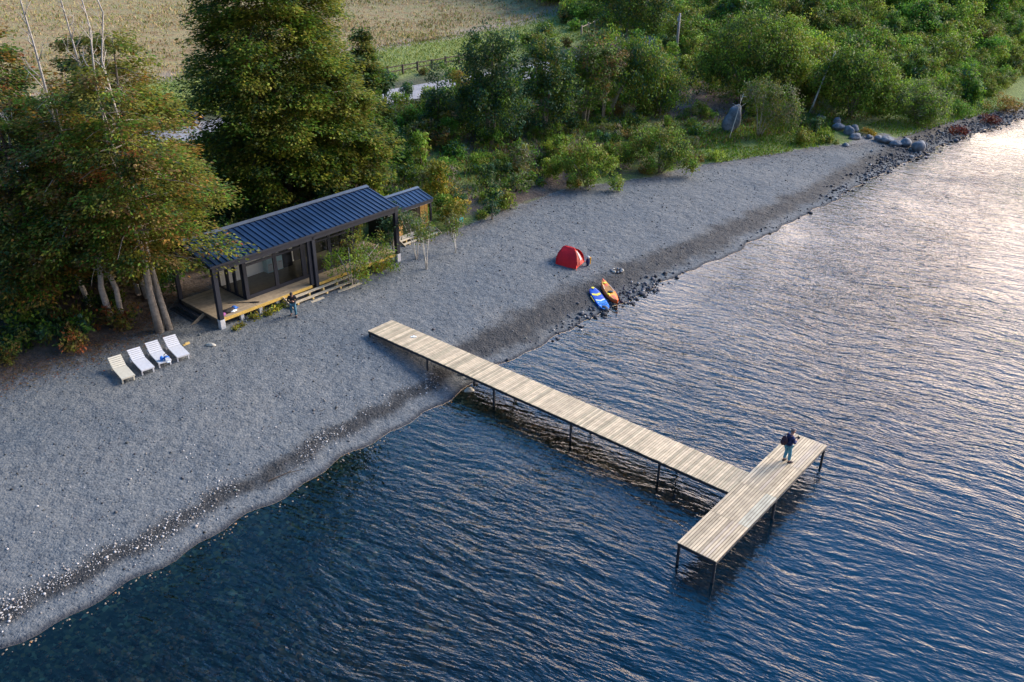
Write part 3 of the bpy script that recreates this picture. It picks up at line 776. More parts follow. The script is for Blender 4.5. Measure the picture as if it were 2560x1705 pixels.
# ------------------------------------------------------------------ tent
def tent():
    zb = tz(4.2, 57.3)
    P = lambda x, y, z: Vector((x, y, z))
    A, B, Cc, D = P(3.05, 57.15, 0), P(4.42, 56.48, 0), P(5.08, 57.80, 0), P(3.45, 58.55, 0)
    T1, T2 = P(3.72, 57.80, 1.22), P(4.30, 57.50, 1.17)
    T = empty('tent', (4.1, 57.5, zb), 0, 'small red dome tent pitched on the gravel with its door open', 'tent')
    cen = (A + B + Cc + D) / 4
    def patch(quad, n=8, bulge=.16):
        a, b, c, d = quad; vs = []; fs = []
        for j in range(n + 1):
            for i in range(n + 1):
                u, v = i / n, j / n
                p = (a * (1 - u) + b * u) * (1 - v) + (d * (1 - u) + c * u) * v
                o = (p - cen); o.z = max(o.z, .3); o.normalize()
                k = bulge * (math.sin(math.pi * min(1, v * 1.0)) * .8 + .0) * (1 - .35 * math.sin(math.pi * u))
                vs.append(p + o * k - Vector((4.1, 57.5, 0)))
        for j in range(n):
            for i in range(n): q = j * (n + 1) + i; fs.append((q, q + 1, q + n + 2, q + n + 1))
        return vs, fs
    m = MB()
    for q in ((A, B, T2, T1), (D, A, T1, T1), (Cc, D, T1, T2)): m.add(*patch(q, bulge=.34))
    m.build('canopy', 'red_tent', T, smooth=True)
    m = MB(); m.add(*patch((B, Cc, T2, T2), bulge=.10)); dr = m.build('door_panel', 'coral_tent', T, smooth=True)
    off = Vector((4.1, 57.5, 0)); nrm = ((Cc - B).cross(T2 - B)).normalized()
    def onface(u, v, o): 
        p = (B * (1 - u) + Cc * u) * (1 - v) + T2 * v
        o_ = p - cen; o_.z = max(o_.z, .3); o_.normalize()
        return p + o_ * (.10 * math.sin(math.pi * v) * .8 * (1 - .35 * math.sin(math.pi * u))) + nrm * o - off
    m = MB(); vs = []; fs = []; n = 8
    for j in range(n + 1):
        v = .04 + .76 * j / n
        for i in range(n + 1): vs.append(onface(.14 + .42 * i / n, v, .035))
    for j in range(n):
        for i in range(n): q = j * (n + 1) + i; fs.append((q, q + 1, q + n + 2, q + n + 1))
    m.add(vs, fs); m.build('doorway', 'dark_red', T, smooth=True)
    m = MB(); vs = []; fs = []
    for j in range(n + 1):
        v = .22 + .55 * j / n
        for i in range(5): vs.append(onface(.60 + .24 * i / 4, v, .05))
    for j in range(n):
        for i in range(4): q = j * 5 + i; fs.append((q, q + 1, q + 6, q + 5))
    m.add(vs, fs); m.build('mesh_window', 'mesh_pale', T, smooth=True)
    m = MB()
    for pts in ((B, T2), (Cc, T2)):
        m.tube([onface(0 if pts[0] is B else 1, k / 8, .015) for k in range(9)], .018, 6)
    m.tube([T2 - off + Vector((0, 0, .03)), T1 - off + Vector((0, 0, .03))], .018, 6)
    m.build('pole', 'coral_tent', T, smooth=True)
    for q, dx in ((A, (-.14, -.08)), (B, (.04, -.14)), (Cc, (.14, .05)), (D, (-.08, .14))):
        MB().tube([q - off + Vector((0, 0, .05)), q - off + Vector((dx[0], dx[1], .0)), q - off + Vector((dx[0], dx[1], -.06))], .016, 5).build('peg', 'coral_tent', T)
tent()
def camp_things():
    x, y = 5.30, 57.30
    b = empty('camp_backpack', (x, y, tz(x, y)), .3, 'dark blue backpack with a pale top leaning beside the open tent door', 'backpack')
    m = MB(); m.ell((0, 0, .28), (.16, .13, .30), 12, 10, fn=lambda d: 1 + .08 * math.cos(4 * d.x)); m.build('pack_body', 'navy_cloth', b, smooth=True)
    MB().ell((0, .01, .60), (.13, .11, .11), 12, 8).build('lid', 'mesh_pale', b, smooth=True)
    MB().tube([(.17, .02, .1), (.19, .03, .58)], .06, 10).build('rolled_mat', 'kayak_amber', b)
    x, y = 7.30, 56.75
    f = empty('fire_ring', (x, y, tz(x, y)), 0, 'small campfire ring of stones on the gravel between tent and water', 'fire ring')
    r2 = random.Random(8)
    for k in range(9):
        a = k * .7 + r2.uniform(-.1, .1); rr = r2.uniform(.09, .15)
        MB().ell((.38 * math.cos(a), .34 * math.sin(a), .05), (rr, rr * .8, rr * .7), 9, 6, fn=lambda d: 1 + .15 * math.sin(5 * d.x + k)).build('stone', 'rock' if k % 3 else 'pale_stone', f, smooth=True)
    MB().ell((0, 0, .01), (.3, .27, .035), 12, 6, fn=lambda d: 1 + .1 * math.sin(8 * d.x)).build('ash', 'dark_boards', f)
    m = MB()
    for k in range(4): m.tube([(-.2 + .1 * k, -.15, .07), (.02, .12 - .05 * k, .12)], .025, 6)
    m.build('charred_sticks', 'bark_dark', f)
camp_things()

# ------------------------------------------------------------------ paddle board and kayak
def outline_loft(m, L, half, thick, prof, rocker, nx=26, nr=14, col=None):
    """closed hull: half(u) half-width, thick(u) half-thickness, prof superellipse power"""
    vs = []; fs = []
    for i in range(nx + 1):
        u = -1 + 2 * i / nx; x = u * L / 2; w = max(half(u), .004); h = max(thick(u), .004)
        for k in range(nr):
            a = 2 * math.pi * k / nr; ca, sa = math.cos(a), math.sin(a)
            vs.append((x, w * math.copysign(abs(ca) ** prof, ca), rocker(u) + h * math.copysign(abs(sa) ** prof, sa)))
    for i in range(nx):
        fs += [(i * nr + k, i * nr + (k + 1) % nr, (i + 1) * nr + (k + 1) % nr, (i + 1) * nr + k) for k in range(nr)]
    fs += [tuple(range(nr))[::-1], tuple(nx * nr + k for k in range(nr))]
    m.add(vs, fs, col)
def boats():
    # inflatable board, nose inland
    ax, ay, bx, by = 5.32, 53.75, 6.05, 51.0
    cx, cy = (ax + bx) / 2, (ay + by) / 2; yaw = math.atan2(ay - by, ax - bx)
    slope = math.atan2(tz(ax, ay) - tz(bx, by), 2.9)
    t = empty('paddle_board', (cx, cy, tz(cx, cy) + .02), 0, 'blue inflatable paddle board with yellow and white chevrons lying on the gravel', 'paddle board')
    t.rotation_euler = (0, -slope, yaw)
    hf = lambda u: .40 * (1 - abs(u) ** 3.2) ** .5 if u > 0 else .40 * (1 - abs(u) ** 4.5) ** .5
    m = MB(); outline_loft(m, 2.85, hf, lambda u: .075, .55, lambda u: .09 + .14 * max(0, u - .55) ** 1.5); m.build('hull', 'board_blue', t, smooth=True)
    zt = .168
    m = MB(); vs = [(-1.42 + 1.1 * i / 10, s * hf((-1.42 + 1.1 * i / 10) / 1.5) * .86, zt) for i in range(11) for s in (-1, 1)]
    m.add(vs, [(2 * i, 2 * i + 1, 2 * i + 3, 2 * i + 2) for i in range(10)]); m.build('tail_pad', 'board_light_blue', t)
    def chev(x, w, d, hw, mat, nm):
        m = MB(); m.add([(x, -hw, zt + .004), (x + w, -hw, zt + .004), (x + w - d, 0, zt + .004), (x - d, 0, zt + .004), (x, hw, zt + .004), (x + w, hw, zt + .004)], [(0, 1, 2, 3), (3, 2, 5, 4)]); return m.build(nm, mat, t)
    chev(.42, .26, .14, .30, 'board_yellow', 'chevron'); chev(-.28, .14, .14, .31, 'board_white', 'chevron')
    m = MB(); m.ell((1.26, 0, .235), (.13, .11, .012), 12, 5); m.build('nose_badge', 'board_yellow', t)
    m = MB(); m.box(-.3, .45, .405, .425, .07, .12); m.build('side_stripe', 'board_yellow', t)
    for x in (-.62, -1.0):
        for y in (-.26, .26): MB().ell((x, y, zt + .012), (.035, .035, .012), 8, 5).build('ring', 'board_white', t)
    m = MB(); m.bar((-.62, -.26, zt + .014), (-1.0, .26, zt + .014), .012); m.bar((-.62, .26, zt + .014), (-1.0, -.26, zt + .014), .012); m.build('bungee', 'device_black', t)
    # sit-on-top kayak
    ax, ay, bx, by = 6.1, 54.6, 6.80, 51.7
    cx, cy = (ax + bx) / 2, (ay + by) / 2; yaw = math.atan2(ay - by, ax - bx)
    slope = math.atan2(tz(ax, ay) - tz(bx, by), 3.3)
    k = empty('kayak', (cx, cy, tz(cx, cy) + .02), 0, 'orange sit-on kayak with pointed ends lying beside the blue paddle board', 'kayak')
    k.rotation_euler = (0, -slope, yaw)
    hk = lambda u: .39 * max(0, 1 - abs(u) ** 2.0) ** .8 + .012
    m = MB(); outline_loft(m, 3.05, hk, lambda u: .13 + .02 * abs(u), .8, lambda u: .15 + .14 * abs(u) ** 3); m.build('hull', 'kayak_rim', k, smooth=True)
    def deckplate(x0, x1, f, z, mat, nm, zz=0):
        n = 14; vs = []
        for i in range(n + 1):
            x = x0 + (x1 - x0) * i / n
            for s in (-1, 0, 1): vs.append((x, s * hk(x / 1.6) * f, z + .14 * abs(x / 1.6) ** 3 + (.022 if s == 0 else 0) * zz))
        fs = []
        for i in range(n): fs += [(3 * i, 3 * i + 1, 3 * i + 4, 3 * i + 3), (3 * i + 1, 3 * i + 2, 3 * i + 5, 3 * i + 4)]
        return MB().add(vs, fs).build(nm, mat, k, smooth=True)
    deckplate(-.75, 1.35, .74, .286, 'kayak_amber', 'cockpit')
    deckplate(-.02, .62, .60, .294, 'kayak_deep', 'footwell'); deckplate(-1.3, -.78, .6, .286, 'kayak_amber', 'stern_hatch')
    m = MB(); m.ell((-.16, 0, .32), (.14, .22, .05), 14, 6); m.build('seat', 'device_black', k, smooth=True)
    MB().ell((1.05, 0, .345), (.13, .12, .02), 12, 5).build('hatch', 'board_yellow', k); MB().ell((-.42, .24, .31), (.12, .1, .03), 12, 5).build('hatch', 'board_yellow', k)
    m = MB(); m.tube([(.25, .28, .315), (.8, .2, .33)], .014, 6); m.tube([(-.1, -.29, .31), (.75, -.22, .33)], .014, 6); m.build('grab_line', 'board_white', k)
boats()

# ------------------------------------------------------------------ people
def skin_mesh(name, chains, mat, parent=None, sub=2):
    """chains: list of [(point, radius), ...]; chains share joints by position"""
    idx = {}; V = []; Rr = []; E = []
    for ch in chains:
        prev = None
        for p, r in ch:
            k = tuple(round(c, 4) for c in p)
            if k not in idx: idx[k] = len(V); V.append(p); Rr.append(r)
            i = idx[k]
            if prev is not None: E.append((prev, i))
            prev = i
    me = bpy.data.meshes.new(name)
    bm = bmesh.new(); lay = bm.verts.layers.skin.verify()
    bv = [bm.verts.new(v) for v in V]
    for v, r in zip(bv, Rr):
        rr = r if hasattr(r, '__len__') else (r, r)
        v[lay].radius = rr
    for a, b in E: bm.edges.new((bv[a], bv[b]))
    bv[0][lay].use_root = True
    bm.to_mesh(me); bm.free()
    me.materials.append(MATS[mat])
    o = link_mesh(name, me, parent)
    s = o.modifiers.new('skin', 'SKIN'); s.use_smooth_shade = True; s.branch_smoothing = .3
    q = o.modifiers.new('sub', 'SUBSURF'); q.levels = sub; q.render_levels = sub
    return o
def hand(wr, d, side, n):
    """five finger chains out of the palm: wr wrist, d pointing along the forearm, side towards the thumb, n palm normal"""
    wr = Vector(wr); d = Vector(d).normalized(); side = Vector(side).normalized(); n = Vector(n).normalized()
    palm = wr + d * .075
    ch = [[(tuple(wr), .027), (tuple(palm), .034)]]
    for k, (ln, sp_) in enumerate(((.072, .030), (.08, .010), (.075, -.010), (.058, -.028))):
        k0 = palm + side * sp_ + d * .022; k1 = k0 + d * ln * .5 + n * .012; k2 = k1 + d * ln * .3 + n * .026
        ch.append([(tuple(palm), .034), (tuple(k0), .0105), (tuple(k1), .0095), (tuple(k2), .008)])
    b = wr + d * .035
    ch.append([(tuple(wr), .027), (tuple(b + side * .034), .012), (tuple(b + side * .055 + d * .03 + n * .012), .0105), (tuple(b + side * .058 + d * .058 + n * .022), .009)])
    return ch
def person_body(root, pose, skin='skin'):
    P = pose
    ch = [[(P['pel'], .13), (P['waist'], .115), (P['chest'], (.16, .12)), (P['neck'], .055), (P['head0'], .075), (P['head1'], .098), (P['head2'], .075)]]
    for s in 'lr':
        ch.append([(P['chest'], (.16, .12)), (P['sh' + s], .062), (P['el' + s], .046), (P['wr' + s], .028)])
        ch += hand(P['wr' + s], P['hd' + s], P['hs' + s], P['hn' + s])
        ch.append([(P['pel'], .13), (P['hip' + s], .095), (P['kn' + s], .062), (P['an' + s], .042), (P['toe' + s], .034)])
    body = skin_mesh('person', ch, skin, None, 1)
    return body
def finish_person(body, P, jacket, trousers, hair, shoe, loc, rz, label, jl=-.06, collar=.075, face=(0, 1, 0), cap=False):
    body.location = loc; body.rotation_euler.z = rz
    tag(body, label, 'person')
    V = Vector
    hem = V(P['pel']) + V((0, 0, jl))
    ch = [[(tuple(hem), (.20, .155)), (tuple(V(P['pel']) + V((0, 0, .05))), (.195, .155)), (P['waist'], (.185, .15)), (P['chest'], (.205, .155)), (tuple(V(P['neck']) * .8 + V(P['chest']) * .2), collar)]]
    for s in 'lr':
        w_ = V(P['el' + s]).lerp(V(P['wr' + s]), .88)
        ch.append([(P['chest'], (.205, .155)), (P['sh' + s], .085), (P['el' + s], .066), (tuple(w_), .048)])
    skin_mesh('jacket', ch, jacket, body)
    ch = [[(tuple(V(P['pel']) + V((0, 0, .02))), .15)]]
    ch = []
    for s in 'lr':
        a_ = V(P['kn' + s]).lerp(V(P['an' + s]), .9)
        ch.append([(P['pel'], (.16, .14)), (P['hip' + s], .112), (P['kn' + s], .085), (tuple(a_), .070)])
    skin_mesh('trousers', ch, trousers, body)
    for s in 'lr':
        an, to = V(P['an' + s]), V(P['toe' + s])
        d = (to - an); d.z = 0; d.normalize(); q = V((-d.y, d.x, 0))
        m = MB(); M = Matrix(((d.x, q.x, 0, an.x), (d.y, q.y, 0, an.y), (0, 0, 1, min(an.z, to.z) - .02), (0, 0, 0, 1)))
        m.ell((0, 0, 0), (.165, .058, .062), 14, 8, M=Matrix.Translation((d.x * .07, d.y * .07, 0)) @ M.to_3x3().to_4x4(), fn=lambda k: 1 - .18 * (k.x > .3) * (k.z > .2))
        o = m.build('shoe', shoe, body, smooth=True); o.location = (an.x, an.y, .055 + min(an.z, to.z) - .055)
    hd = V(P['head1']); up = (V(P['head2']) - V(P['head0'])).normalized(); fc = V(face).normalized(); rt = up.cross(fc).normalized(); fc = rt.cross(up) * -1
    fc = V(face) - up * V(face).dot(up); fc.normalize(); rt = fc.cross(up)
    M = Matrix(((rt.x, fc.x, up.x), (rt.y, fc.y, up.y), (rt.z, fc.z, up.z))).to_4x4()
    m = MB(); m.ell(tuple(hd + up * .035 - fc * .012), (.094, .112, .105), 16, 10, M=M, fn=lambda k: 1.06 if (k.z > -.1 or k.y < -.1) and not (k.y > .35 and k.z < .45) else .8)
    m.build('hair', hair, body, smooth=True)
    m = MB(); m.ell(tuple(hd + fc * .108 - up * .012), (.016, .022, .024), 8, 6, M=M); m.build('nose', 'skin', body, smooth=True)
    for s in (-1, 1): MB().ell(tuple(hd + fc * .092 + rt * .034 * s + up * .012), (.013, .009, .009), 8, 6, M=M).build('eye', 'device_black', body, smooth=True)
    m = MB(); m.ell(tuple(hd + fc * .094 - up * .05), (.026, .008, .007), 8, 6, M=M); m.build('mouth', 'coral_tent', body, smooth=True)
    for s in (-1, 1): MB().ell(tuple(hd + rt * .098 * s - up * .01), (.012, .022, .032), 8, 6, M=M).build('ear', 'skin', body, smooth=True)
    if cap:
        m = MB(); m.ell(tuple(hd + fc * .13 + up * .055), (.075, .075, .012), 12, 5, M=M); m.build('cap_peak', 'hair_black', body, smooth=True)
def people():
    # facing local +Y, standing, forearms raised in front to hold a small device
    P = dict(pel=(0, 0, .93), waist=(0, .0, 1.10), chest=(0, .03, 1.33), neck=(0, .06, 1.50), head0=(0, .08, 1.56), head1=(0, .105, 1.645), head2=(0, .11, 1.72),
             shl=(-.19, .03, 1.40), ell=(-.25, .06, 1.13), wrl=(-.10, .27, 1.17), hdl=(.35, 1, .1), hsl=(.3, -.1, 1), hnl=(.9, -.2, 0),
             shr=(.19, .03, 1.40), elr=(.26, .08, 1.13), wrr=(.10, .29, 1.17), hdr=(-.35, 1, .1), hsr=(-.3, -.1, 1), hnr=(-.9, -.2, 0),
             hipl=(-.09, 0, .88), knl=(-.11, .02, .50), anl=(-.12, -.06, .085), toel=(-.15, .10, .05),
             hipr=(.09, 0, .88), knr=(.11, .05, .50), anr=(.12, .05, .085), toer=(.15, .21, .05))
    b = person_body(None, P)
    rz = rad(-72)
    loc = Vector((12.46, 32.86, 1.158))
    finish_person(b, P, 'jacket_navy', 'jeans_teal', 'hair_grey', 'shoe_dark', loc, rz, 'person in a navy jacket and teal jeans standing on the end of the pier', face=(0, 1, -.25))
    M = Matrix.Translation(loc) @ Matrix.Rotation(rz, 4, 'Z')
    k = empty('backpack', M @ Vector((0, -.26, 1.22)), rz, 'dark maroon backpack worn by the person on the pier', 'backpack')
    MB().ell((0, -.02, 0), (.16, .12, .25), 14, 10, fn=lambda d: 1 + .05 * math.cos(5 * d.z)).build('pack_body', 'pack_maroon', k, smooth=True)
    MB().ell((0, -.13, -.08), (.12, .06, .13), 12, 8).build('front_pocket', 'pack_maroon', k, smooth=True)
    for s in (-.12, .12): MB().tube([(s, .07, .2), (s * 1.15, .2, .25), (s * 1.25, .43, .12), (s * 1.3, .36, -.12), (s, .08, -.2)], .022, 7).build('strap', 'pack_maroon', k, smooth=True)
    d = empty('drone_controller', M @ Vector((0, .40, 1.205)), rz, 'small black device held in both hands by the person on the pier', 'controller')
    m = MB(); m.box(-.09, .09, -.045, .045, -.015, .02); m.build('device_body', 'device_black', d, bevel=.008)
    m = MB(); m.box(-.07, .07, .05, .062, .0, .075); m.build('screen', 'device_black', d)
    for s in (-.05, .05): MB().tube([(s, .01, .02), (s, .01, .045)], .008, 6).build('stick', 'dark_steel', d)
    # walking, head bowed over something held at the chest
    P = dict(pel=(0, 0, .88), waist=(0, .02, 1.04), chest=(0, .09, 1.26), neck=(0, .16, 1.42), head0=(0, .20, 1.465), head1=(0, .25, 1.53), head2=(0, .27, 1.605),
             shl=(-.19, .08, 1.33), ell=(-.27, .10, 1.07), wrl=(-.09, .29, 1.09), hdl=(.5, 1, .1), hsl=(.3, 0, 1), hnl=(.9, -.3, 0),
             shr=(.19, .08, 1.33), elr=(.27, .12, 1.07), wrr=(.10, .31, 1.12), hdr=(-.5, 1, .1), hsr=(-.3, 0, 1), hnr=(-.9, -.3, 0),
             hipl=(-.09, 0, .83), knl=(-.13, .16, .47), anl=(-.15, .19, .085), toel=(-.17, .35, .05),
             hipr=(.09, 0, .83), knr=(.13, .06, .46), anr=(.16, -.16, .10), toer=(.19, -.02, .05))
    loc = Vector((-13.30, 48.25, tz(-13.3, 48.25) + .0)); rz = rad(190)
    b = person_body(None, P)
    finish_person(b, P, 'jacket_black', 'jeans_blue', 'hair_black', 'shoe_dark', loc, rz, 'person in a black jacket and blue jeans walking on the gravel by the steps', face=(0, 1, -.75), cap=True)
    M = Matrix.Translation(loc) @ Matrix.Rotation(rz, 4, 'Z')
    d = empty('phone', M @ Vector((0, .43, 1.13)), rz, 'dark phone held in both hands by the person walking near the steps', 'phone')
    MB().box(-.075, .075, -.008, .008, -.04, .04).build('phone_body', 'device_black', d, bevel=.004)
    MB().box(-.065, .065, -.0115, -.0085, -.032, .032).build('screen', 'dark_steel', d)
people()

# ------------------------------------------------------------------ stones
def stone_mesh(m, c, r, seed, nu=9, nv=6, flat=.7):
    q = random.Random(seed); a = [q.uniform(0, 6) for _ in range(6)]
    rx, ry, rz = r * q.uniform(.85, 1.25), r * q.uniform(.75, 1.1), r * flat * q.uniform(.8, 1.2)
    m.ell(c, (rx, ry, rz), nu, nv, M=Matrix.Rotation(q.uniform(0, 6), 4, 'Z'),
          fn=lambda d: 1 + .14 * math.sin(2.7 * d.x + a[0]) + .12 * math.sin(3.6 * d.y + a[1]) + .10 * math.sin(4.3 * d.z + a[2]) + .06 * math.sin(8 * d.x + 6 * d.y + a[3]))
BIG = [(41.5, 89.2, .95, 'large rounded grey boulder at the lake edge, biggest and lowest of the row'), (40.6, 90.35, .72, 'grey boulder touching the upper side of the biggest shore boulder'),
       (39.75, 90.1, .62, 'squat grey boulder second in the row up from the lake'), (39.0, 91.0, .8, 'flat pale grey boulder in the middle of the shore row'), (38.1, 91.25, .55, 'small grey boulder at the inland end of the lower row'),
       (37.4, 91.8, .42, 'low grey stone between the two boulder groups on the right shore'), (35.7, 91.4, .62, 'grey boulder lowest of the small heap below the grass'), (36.4, 93.7, .68, 'grey boulder on the right side of the small heap by the grass'),
       (35.5, 92.6, .66, 'grey boulder in the centre of the small heap by the grass'), (34.8, 93.9, .75, 'pale boulder on the left side of the small heap by the grass'), (35.2, 95.6, .6, 'grey boulder at the top of the small heap near the thicket'), (33.6, 96.6, .5, 'pale stone alone at the foot of the leaning white trunk'),
       (42.6, 90.4, .45, 'dark cobble half in the water right of the biggest boulder'), (34.0, 88.8, .32, 'small pale stone on the grass left of the boulders')]
for i, (x, y, r, lab) in enumerate(BIG):
    m = MB(); r *= .88; stone_mesh(m, (0, 0, r * .35), r, 40 + i, 16, 11, .75)
    o = tag(m.build('boulder', 'rock', smooth=True), lab, 'boulder', 'boulders on the right shore'); o.location = (x, y, tz(x, y))
m = MB(); m.ell((0, 0, 1.3), (.95, .8, 1.75), 18, 13, fn=lambda d: 1 + .1 * math.sin(4 * d.x + 1) + .12 * math.sin(5 * d.z + 3 * d.x) - .25 * max(0, d.z) * abs(d.x))
o = tag(m.build('standing_rock', 'rock', smooth=True), 'tall pale standing rock leaning out of the bank among shrubs', 'rock'); o.location = (22.3, 91.2, tz(22.3, 91.2) - .2); o.rotation_euler = (.1, .28, .3)
for x, y, r, lab, mt in ((-2.35, 41.0, .26, 'pale stone in the shallow water beside the pier', 'pale_stone'), (-2.75, 42.6, .24, 'long tan stone half under the pier at the waterline', 'pale_stone'), (-2.35, 42.2, .2, 'tan stone next to the long one at the waterline under the pier', 'pale_stone'), (-2.0, 41.75, .17, 'dark wet stone among the tan ones beside the pier', 'dark_rock'), (-1.55, 42.0, .16, 'small dark stone nearest the pier post in the shallows', 'dark_rock'),
                         (-17.2, 44.3, .22, 'lone pale round stone on the gravel between loungers and cabin', 'pale_stone')):
    m = MB(); stone_mesh(m, (0, 0, .05), r, int(x * 100) % 97, 12, 8, .65)
    o = tag(m.build('stone', mt, smooth=True), lab, 'stone'); o.location = (x, y, max(tz(x, y), -.06))
m = MB(); m.box(-.2, .2, -.06, .06, 0, .04, (.52, .36, .12)).box(-.05, .22, -.02, .11, .041, .07, (.55, .40, .16))
o = tag(m.build('wood_offcut', 'wood_planks'), 'yellowish wood offcut on the gravel right of the last lounger', 'wood'); o.location = (-18.6, 44.4, tz(-18.6, 44.4)); o.rotation_euler.z = .9

def stones_stuff(name, label, pts, rs, cols, sub=1, flat=.6, seed=1):
    bm = bmesh.new(); bmesh.ops.create_icosphere(bm, subdivisions=sub, radius=1)
    bm.verts.ensure_lookup_table(); v0 = np.array([v.co[:] for v in bm.verts]); f0 = np.array([[v.index for v in f.verts] for f in bm.faces]); bm.free()
    R = np.random.RandomState(seed); n = len(pts); k = len(v0)
    jit = 1 + R.uniform(-.22, .22, (n, k, 1))
    sc = np.stack([R.uniform(.8, 1.3, n), R.uniform(.7, 1.1, n), R.uniform(.5, 1, n) * flat / .75], -1)
    V = v0[None] * jit * sc[:, None] * rs[:, None, None]
    a = R.uniform(0, 6.28, n); c, s = np.cos(a)[:, None], np.sin(a)[:, None]
    V = np.stack([V[..., 0] * c - V[..., 1] * s, V[..., 0] * s + V[..., 1] * c, V[..., 2]], -1) + pts[:, None]
    F = f0[None] + (np.arange(n) * k)[:, None, None]
    o = np_mesh(name, V.reshape(-1, 3), F.reshape(-1, 3), 'pebble', smooth=True, colors=np.repeat(cols, k, 0))
    return tag(o, label, 'stones', None, 'stuff')
def pebbles():
    R = np.random.RandomState(5)
    # white pebbles thrown up in the wet band left of the pier
    n = 9000
    s = R.uniform(-2, 27, n); d = 1.9 + R.normal(0, .45, n); d = np.where(R.rand(n) < .16, R.uniform(.6, 8, n), d)
    dens = np.clip(.15 + .5 * fnoise(s, d * 2, .5, 9) + .35 * (s < 14), .02, 1); keep = R.rand(n) < dens
    s, d = s[keep], d[keep]; n = len(s)
    t = shore(s) + d; x, y = st2xy(s, t); r = R.gamma(2.5, .0075, n) + .010
    col = np.where(R.rand(n, 1) < .62, R.uniform(.2, .46, (n, 1)) * np.array([[1, .98, .97]]), R.uniform(.06, .3, (n, 1)) * np.array([[1, .92, .85]]))
    stones_stuff('pebbles', 'white and grey pebbles washed up in a band along the left shore', np.stack([x, y, terr_st(s, t) + r * .25], -1), r, col, 1, .6, 2)
    # mixed gravel stones over the beach
    n = 9000; s = R.uniform(-2, 92, n); w_ = R.rand(n); t = shore(s) + .3 + w_ * (back(s) - shore(s) + .4); x, y = st2xy(s, t)
    r = R.gamma(2., .009, n) + .012
    col = R.uniform(.02, .17, (n, 1)) * np.array([[.95, .98, 1.04]]) * (1 + R.uniform(-.1, .1, (n, 3)))
    stones_stuff('beach_stones', 'loose grey stones scattered over the gravel beach', np.stack([x, y, terr_st(s, t) + r * .3], -1), r, col, 1, .6, 3)
    # dark cobbles along the right waterline, some standing in the water
    n = 9000; s = R.uniform(31, 132, n); far = ss(70, 95, s)
    d = R.normal(.35, .55, n) * (1 + .9 * far) + .5 * far; t = shore(s) + d; x, y = st2xy(s, t)
    keep = R.rand(n) < np.clip(.02 + .25 * fnoise(s, t, .35, 3) + .5 * far + .5 * np.exp(-((s - 44) / 3.5) ** 2), .03, 1)
    s, t, x, y = s[keep], t[keep], x[keep], y[keep]; n = len(s); far = ss(70, 95, s)
    r = R.gamma(2.5, .022, n) * (1 + .15 * far) + .025
    col = R.uniform(.02, .11, (n, 1)) * np.array([[.9, .98, 1.2]]); pale = R.rand(n) < .07; col[pale] = R.uniform(.25, .5, (pale.sum(), 1)) * np.array([[1, .95, .9]])
    stones_stuff('shore_cobbles', 'dark cobbles lining the water edge along the right shore', np.stack([x, y, np.maximum(terr_st(s, t), -.12) + r * .3], -1), r, col, 1, .7, 4)
    # stones on the lake bed showing through the shallows
    n = 5000; s = R.uniform(-6, 30, n); d = -R.uniform(.1, 9, n) ; t = shore(s) + d; x, y = st2xy(s, t)
    r = np.minimum(R.gamma(2.5, .028, n) + .03, .05 - .05 * d); col = R.uniform(.02, .22, (n, 1)) * np.array([[1.1, .92, .7]]); q = R.rand(n) < .06; col[q] = np.array([.34, .17, .07])
    stones_stuff('bed_stones', 'brown stones on the lake bed seen through the shallow water', np.stack([x, y, terr_st(s, t) + r * .2], -1), r, col, 1, .6, 6)
pebbles()
m = MB(); m.tube([(0, 0, .03), (.9, .15, .05), (1.7, .1, .03)], [.03, .025, .012], 6); m.tube([(.9, .15, .05), (1.5, .45, .04)], [.02, .008], 5)
o = tag(m.build('driftwood', 'bark_dark'), 'dark forked driftwood stick lying near the waterline left of the pier', 'driftwood'); o.location = (-11.1, 32.6, tz(-11.1, 32.6)); o.rotation_euler.z = .5

# ------------------------------------------------------------------ foliage
def leaf_mesh(name, pos, axis, nrm, size, col, mat, parent=None, aspect=.5, fold=.0):
    """one bent diamond per leaf; all arrays are per leaf"""
    a = axis / (np.linalg.norm(axis, axis=1, keepdims=True) + 1e-9)
    n = nrm - a * (nrm * a).sum(1, keepdims=True); n /= (np.linalg.norm(n, axis=1, keepdims=True) + 1e-9)
    b = np.cross(n, a); L = size[:, None]
    k = len(pos); V = np.empty((k, 4, 3), np.float32)
    V[:, 0] = pos; V[:, 1] = pos + a * L * .45 + b * L * aspect * .5 + n * L * .06
    V[:, 2] = pos + a * L - n * L * .08; V[:, 3] = pos + a * L * .5 - b * L * aspect * .5 + n * L * .06
    F = np.arange(k * 4).reshape(k, 4)
    return np_mesh(name, V.reshape(-1, 3), F, mat, parent, colors=np.repeat(np.clip(col, 0, 1), 4, 0))
def pick(R, pal, n):
    # natural spread of leaf tones around each kind's own greens
    w = np.array([p[1] for p in pal], float); c = np.array([p[0] for p in pal])
    return c[R.choice(len(pal), n, p=w / w.sum())]
def vary(R, col, v=.25, h=.12):
    n = len(col); return col * (1 + R.uniform(-v, v, (n, 1))) * (1 + R.uniform(-h, h, (n, 3)))
YG, MG, DG = (0.229, 0.247, 0.025), (0.096, 0.182, 0.018), (0.042, 0.084, 0.025)
OR, BR, RU = (0.291, 0.170, 0.035), (0.176, 0.117, 0.039), (0.291, 0.101, 0.031)
BG, GG = (0.035, 0.101, 0.057), (0.151, 0.186, 0.088)
OL, LG = (0.169, 0.172, 0.028), (0.206, 0.339, 0.040)
PAL_BIG = [(YG, 3), (MG, 4), (OL, 3), (DG, 3)]
PAL_AUT = [(OR, 1.1), (OL, 4.2), (MG, 2.6), (RU, .3), (BR, 2.0), (DG, 1.6), (YG, 1.6)]
PAL_DARK = [(DG, 3), (BG, 3.5), (MG, 2.2), (GG, .5)]
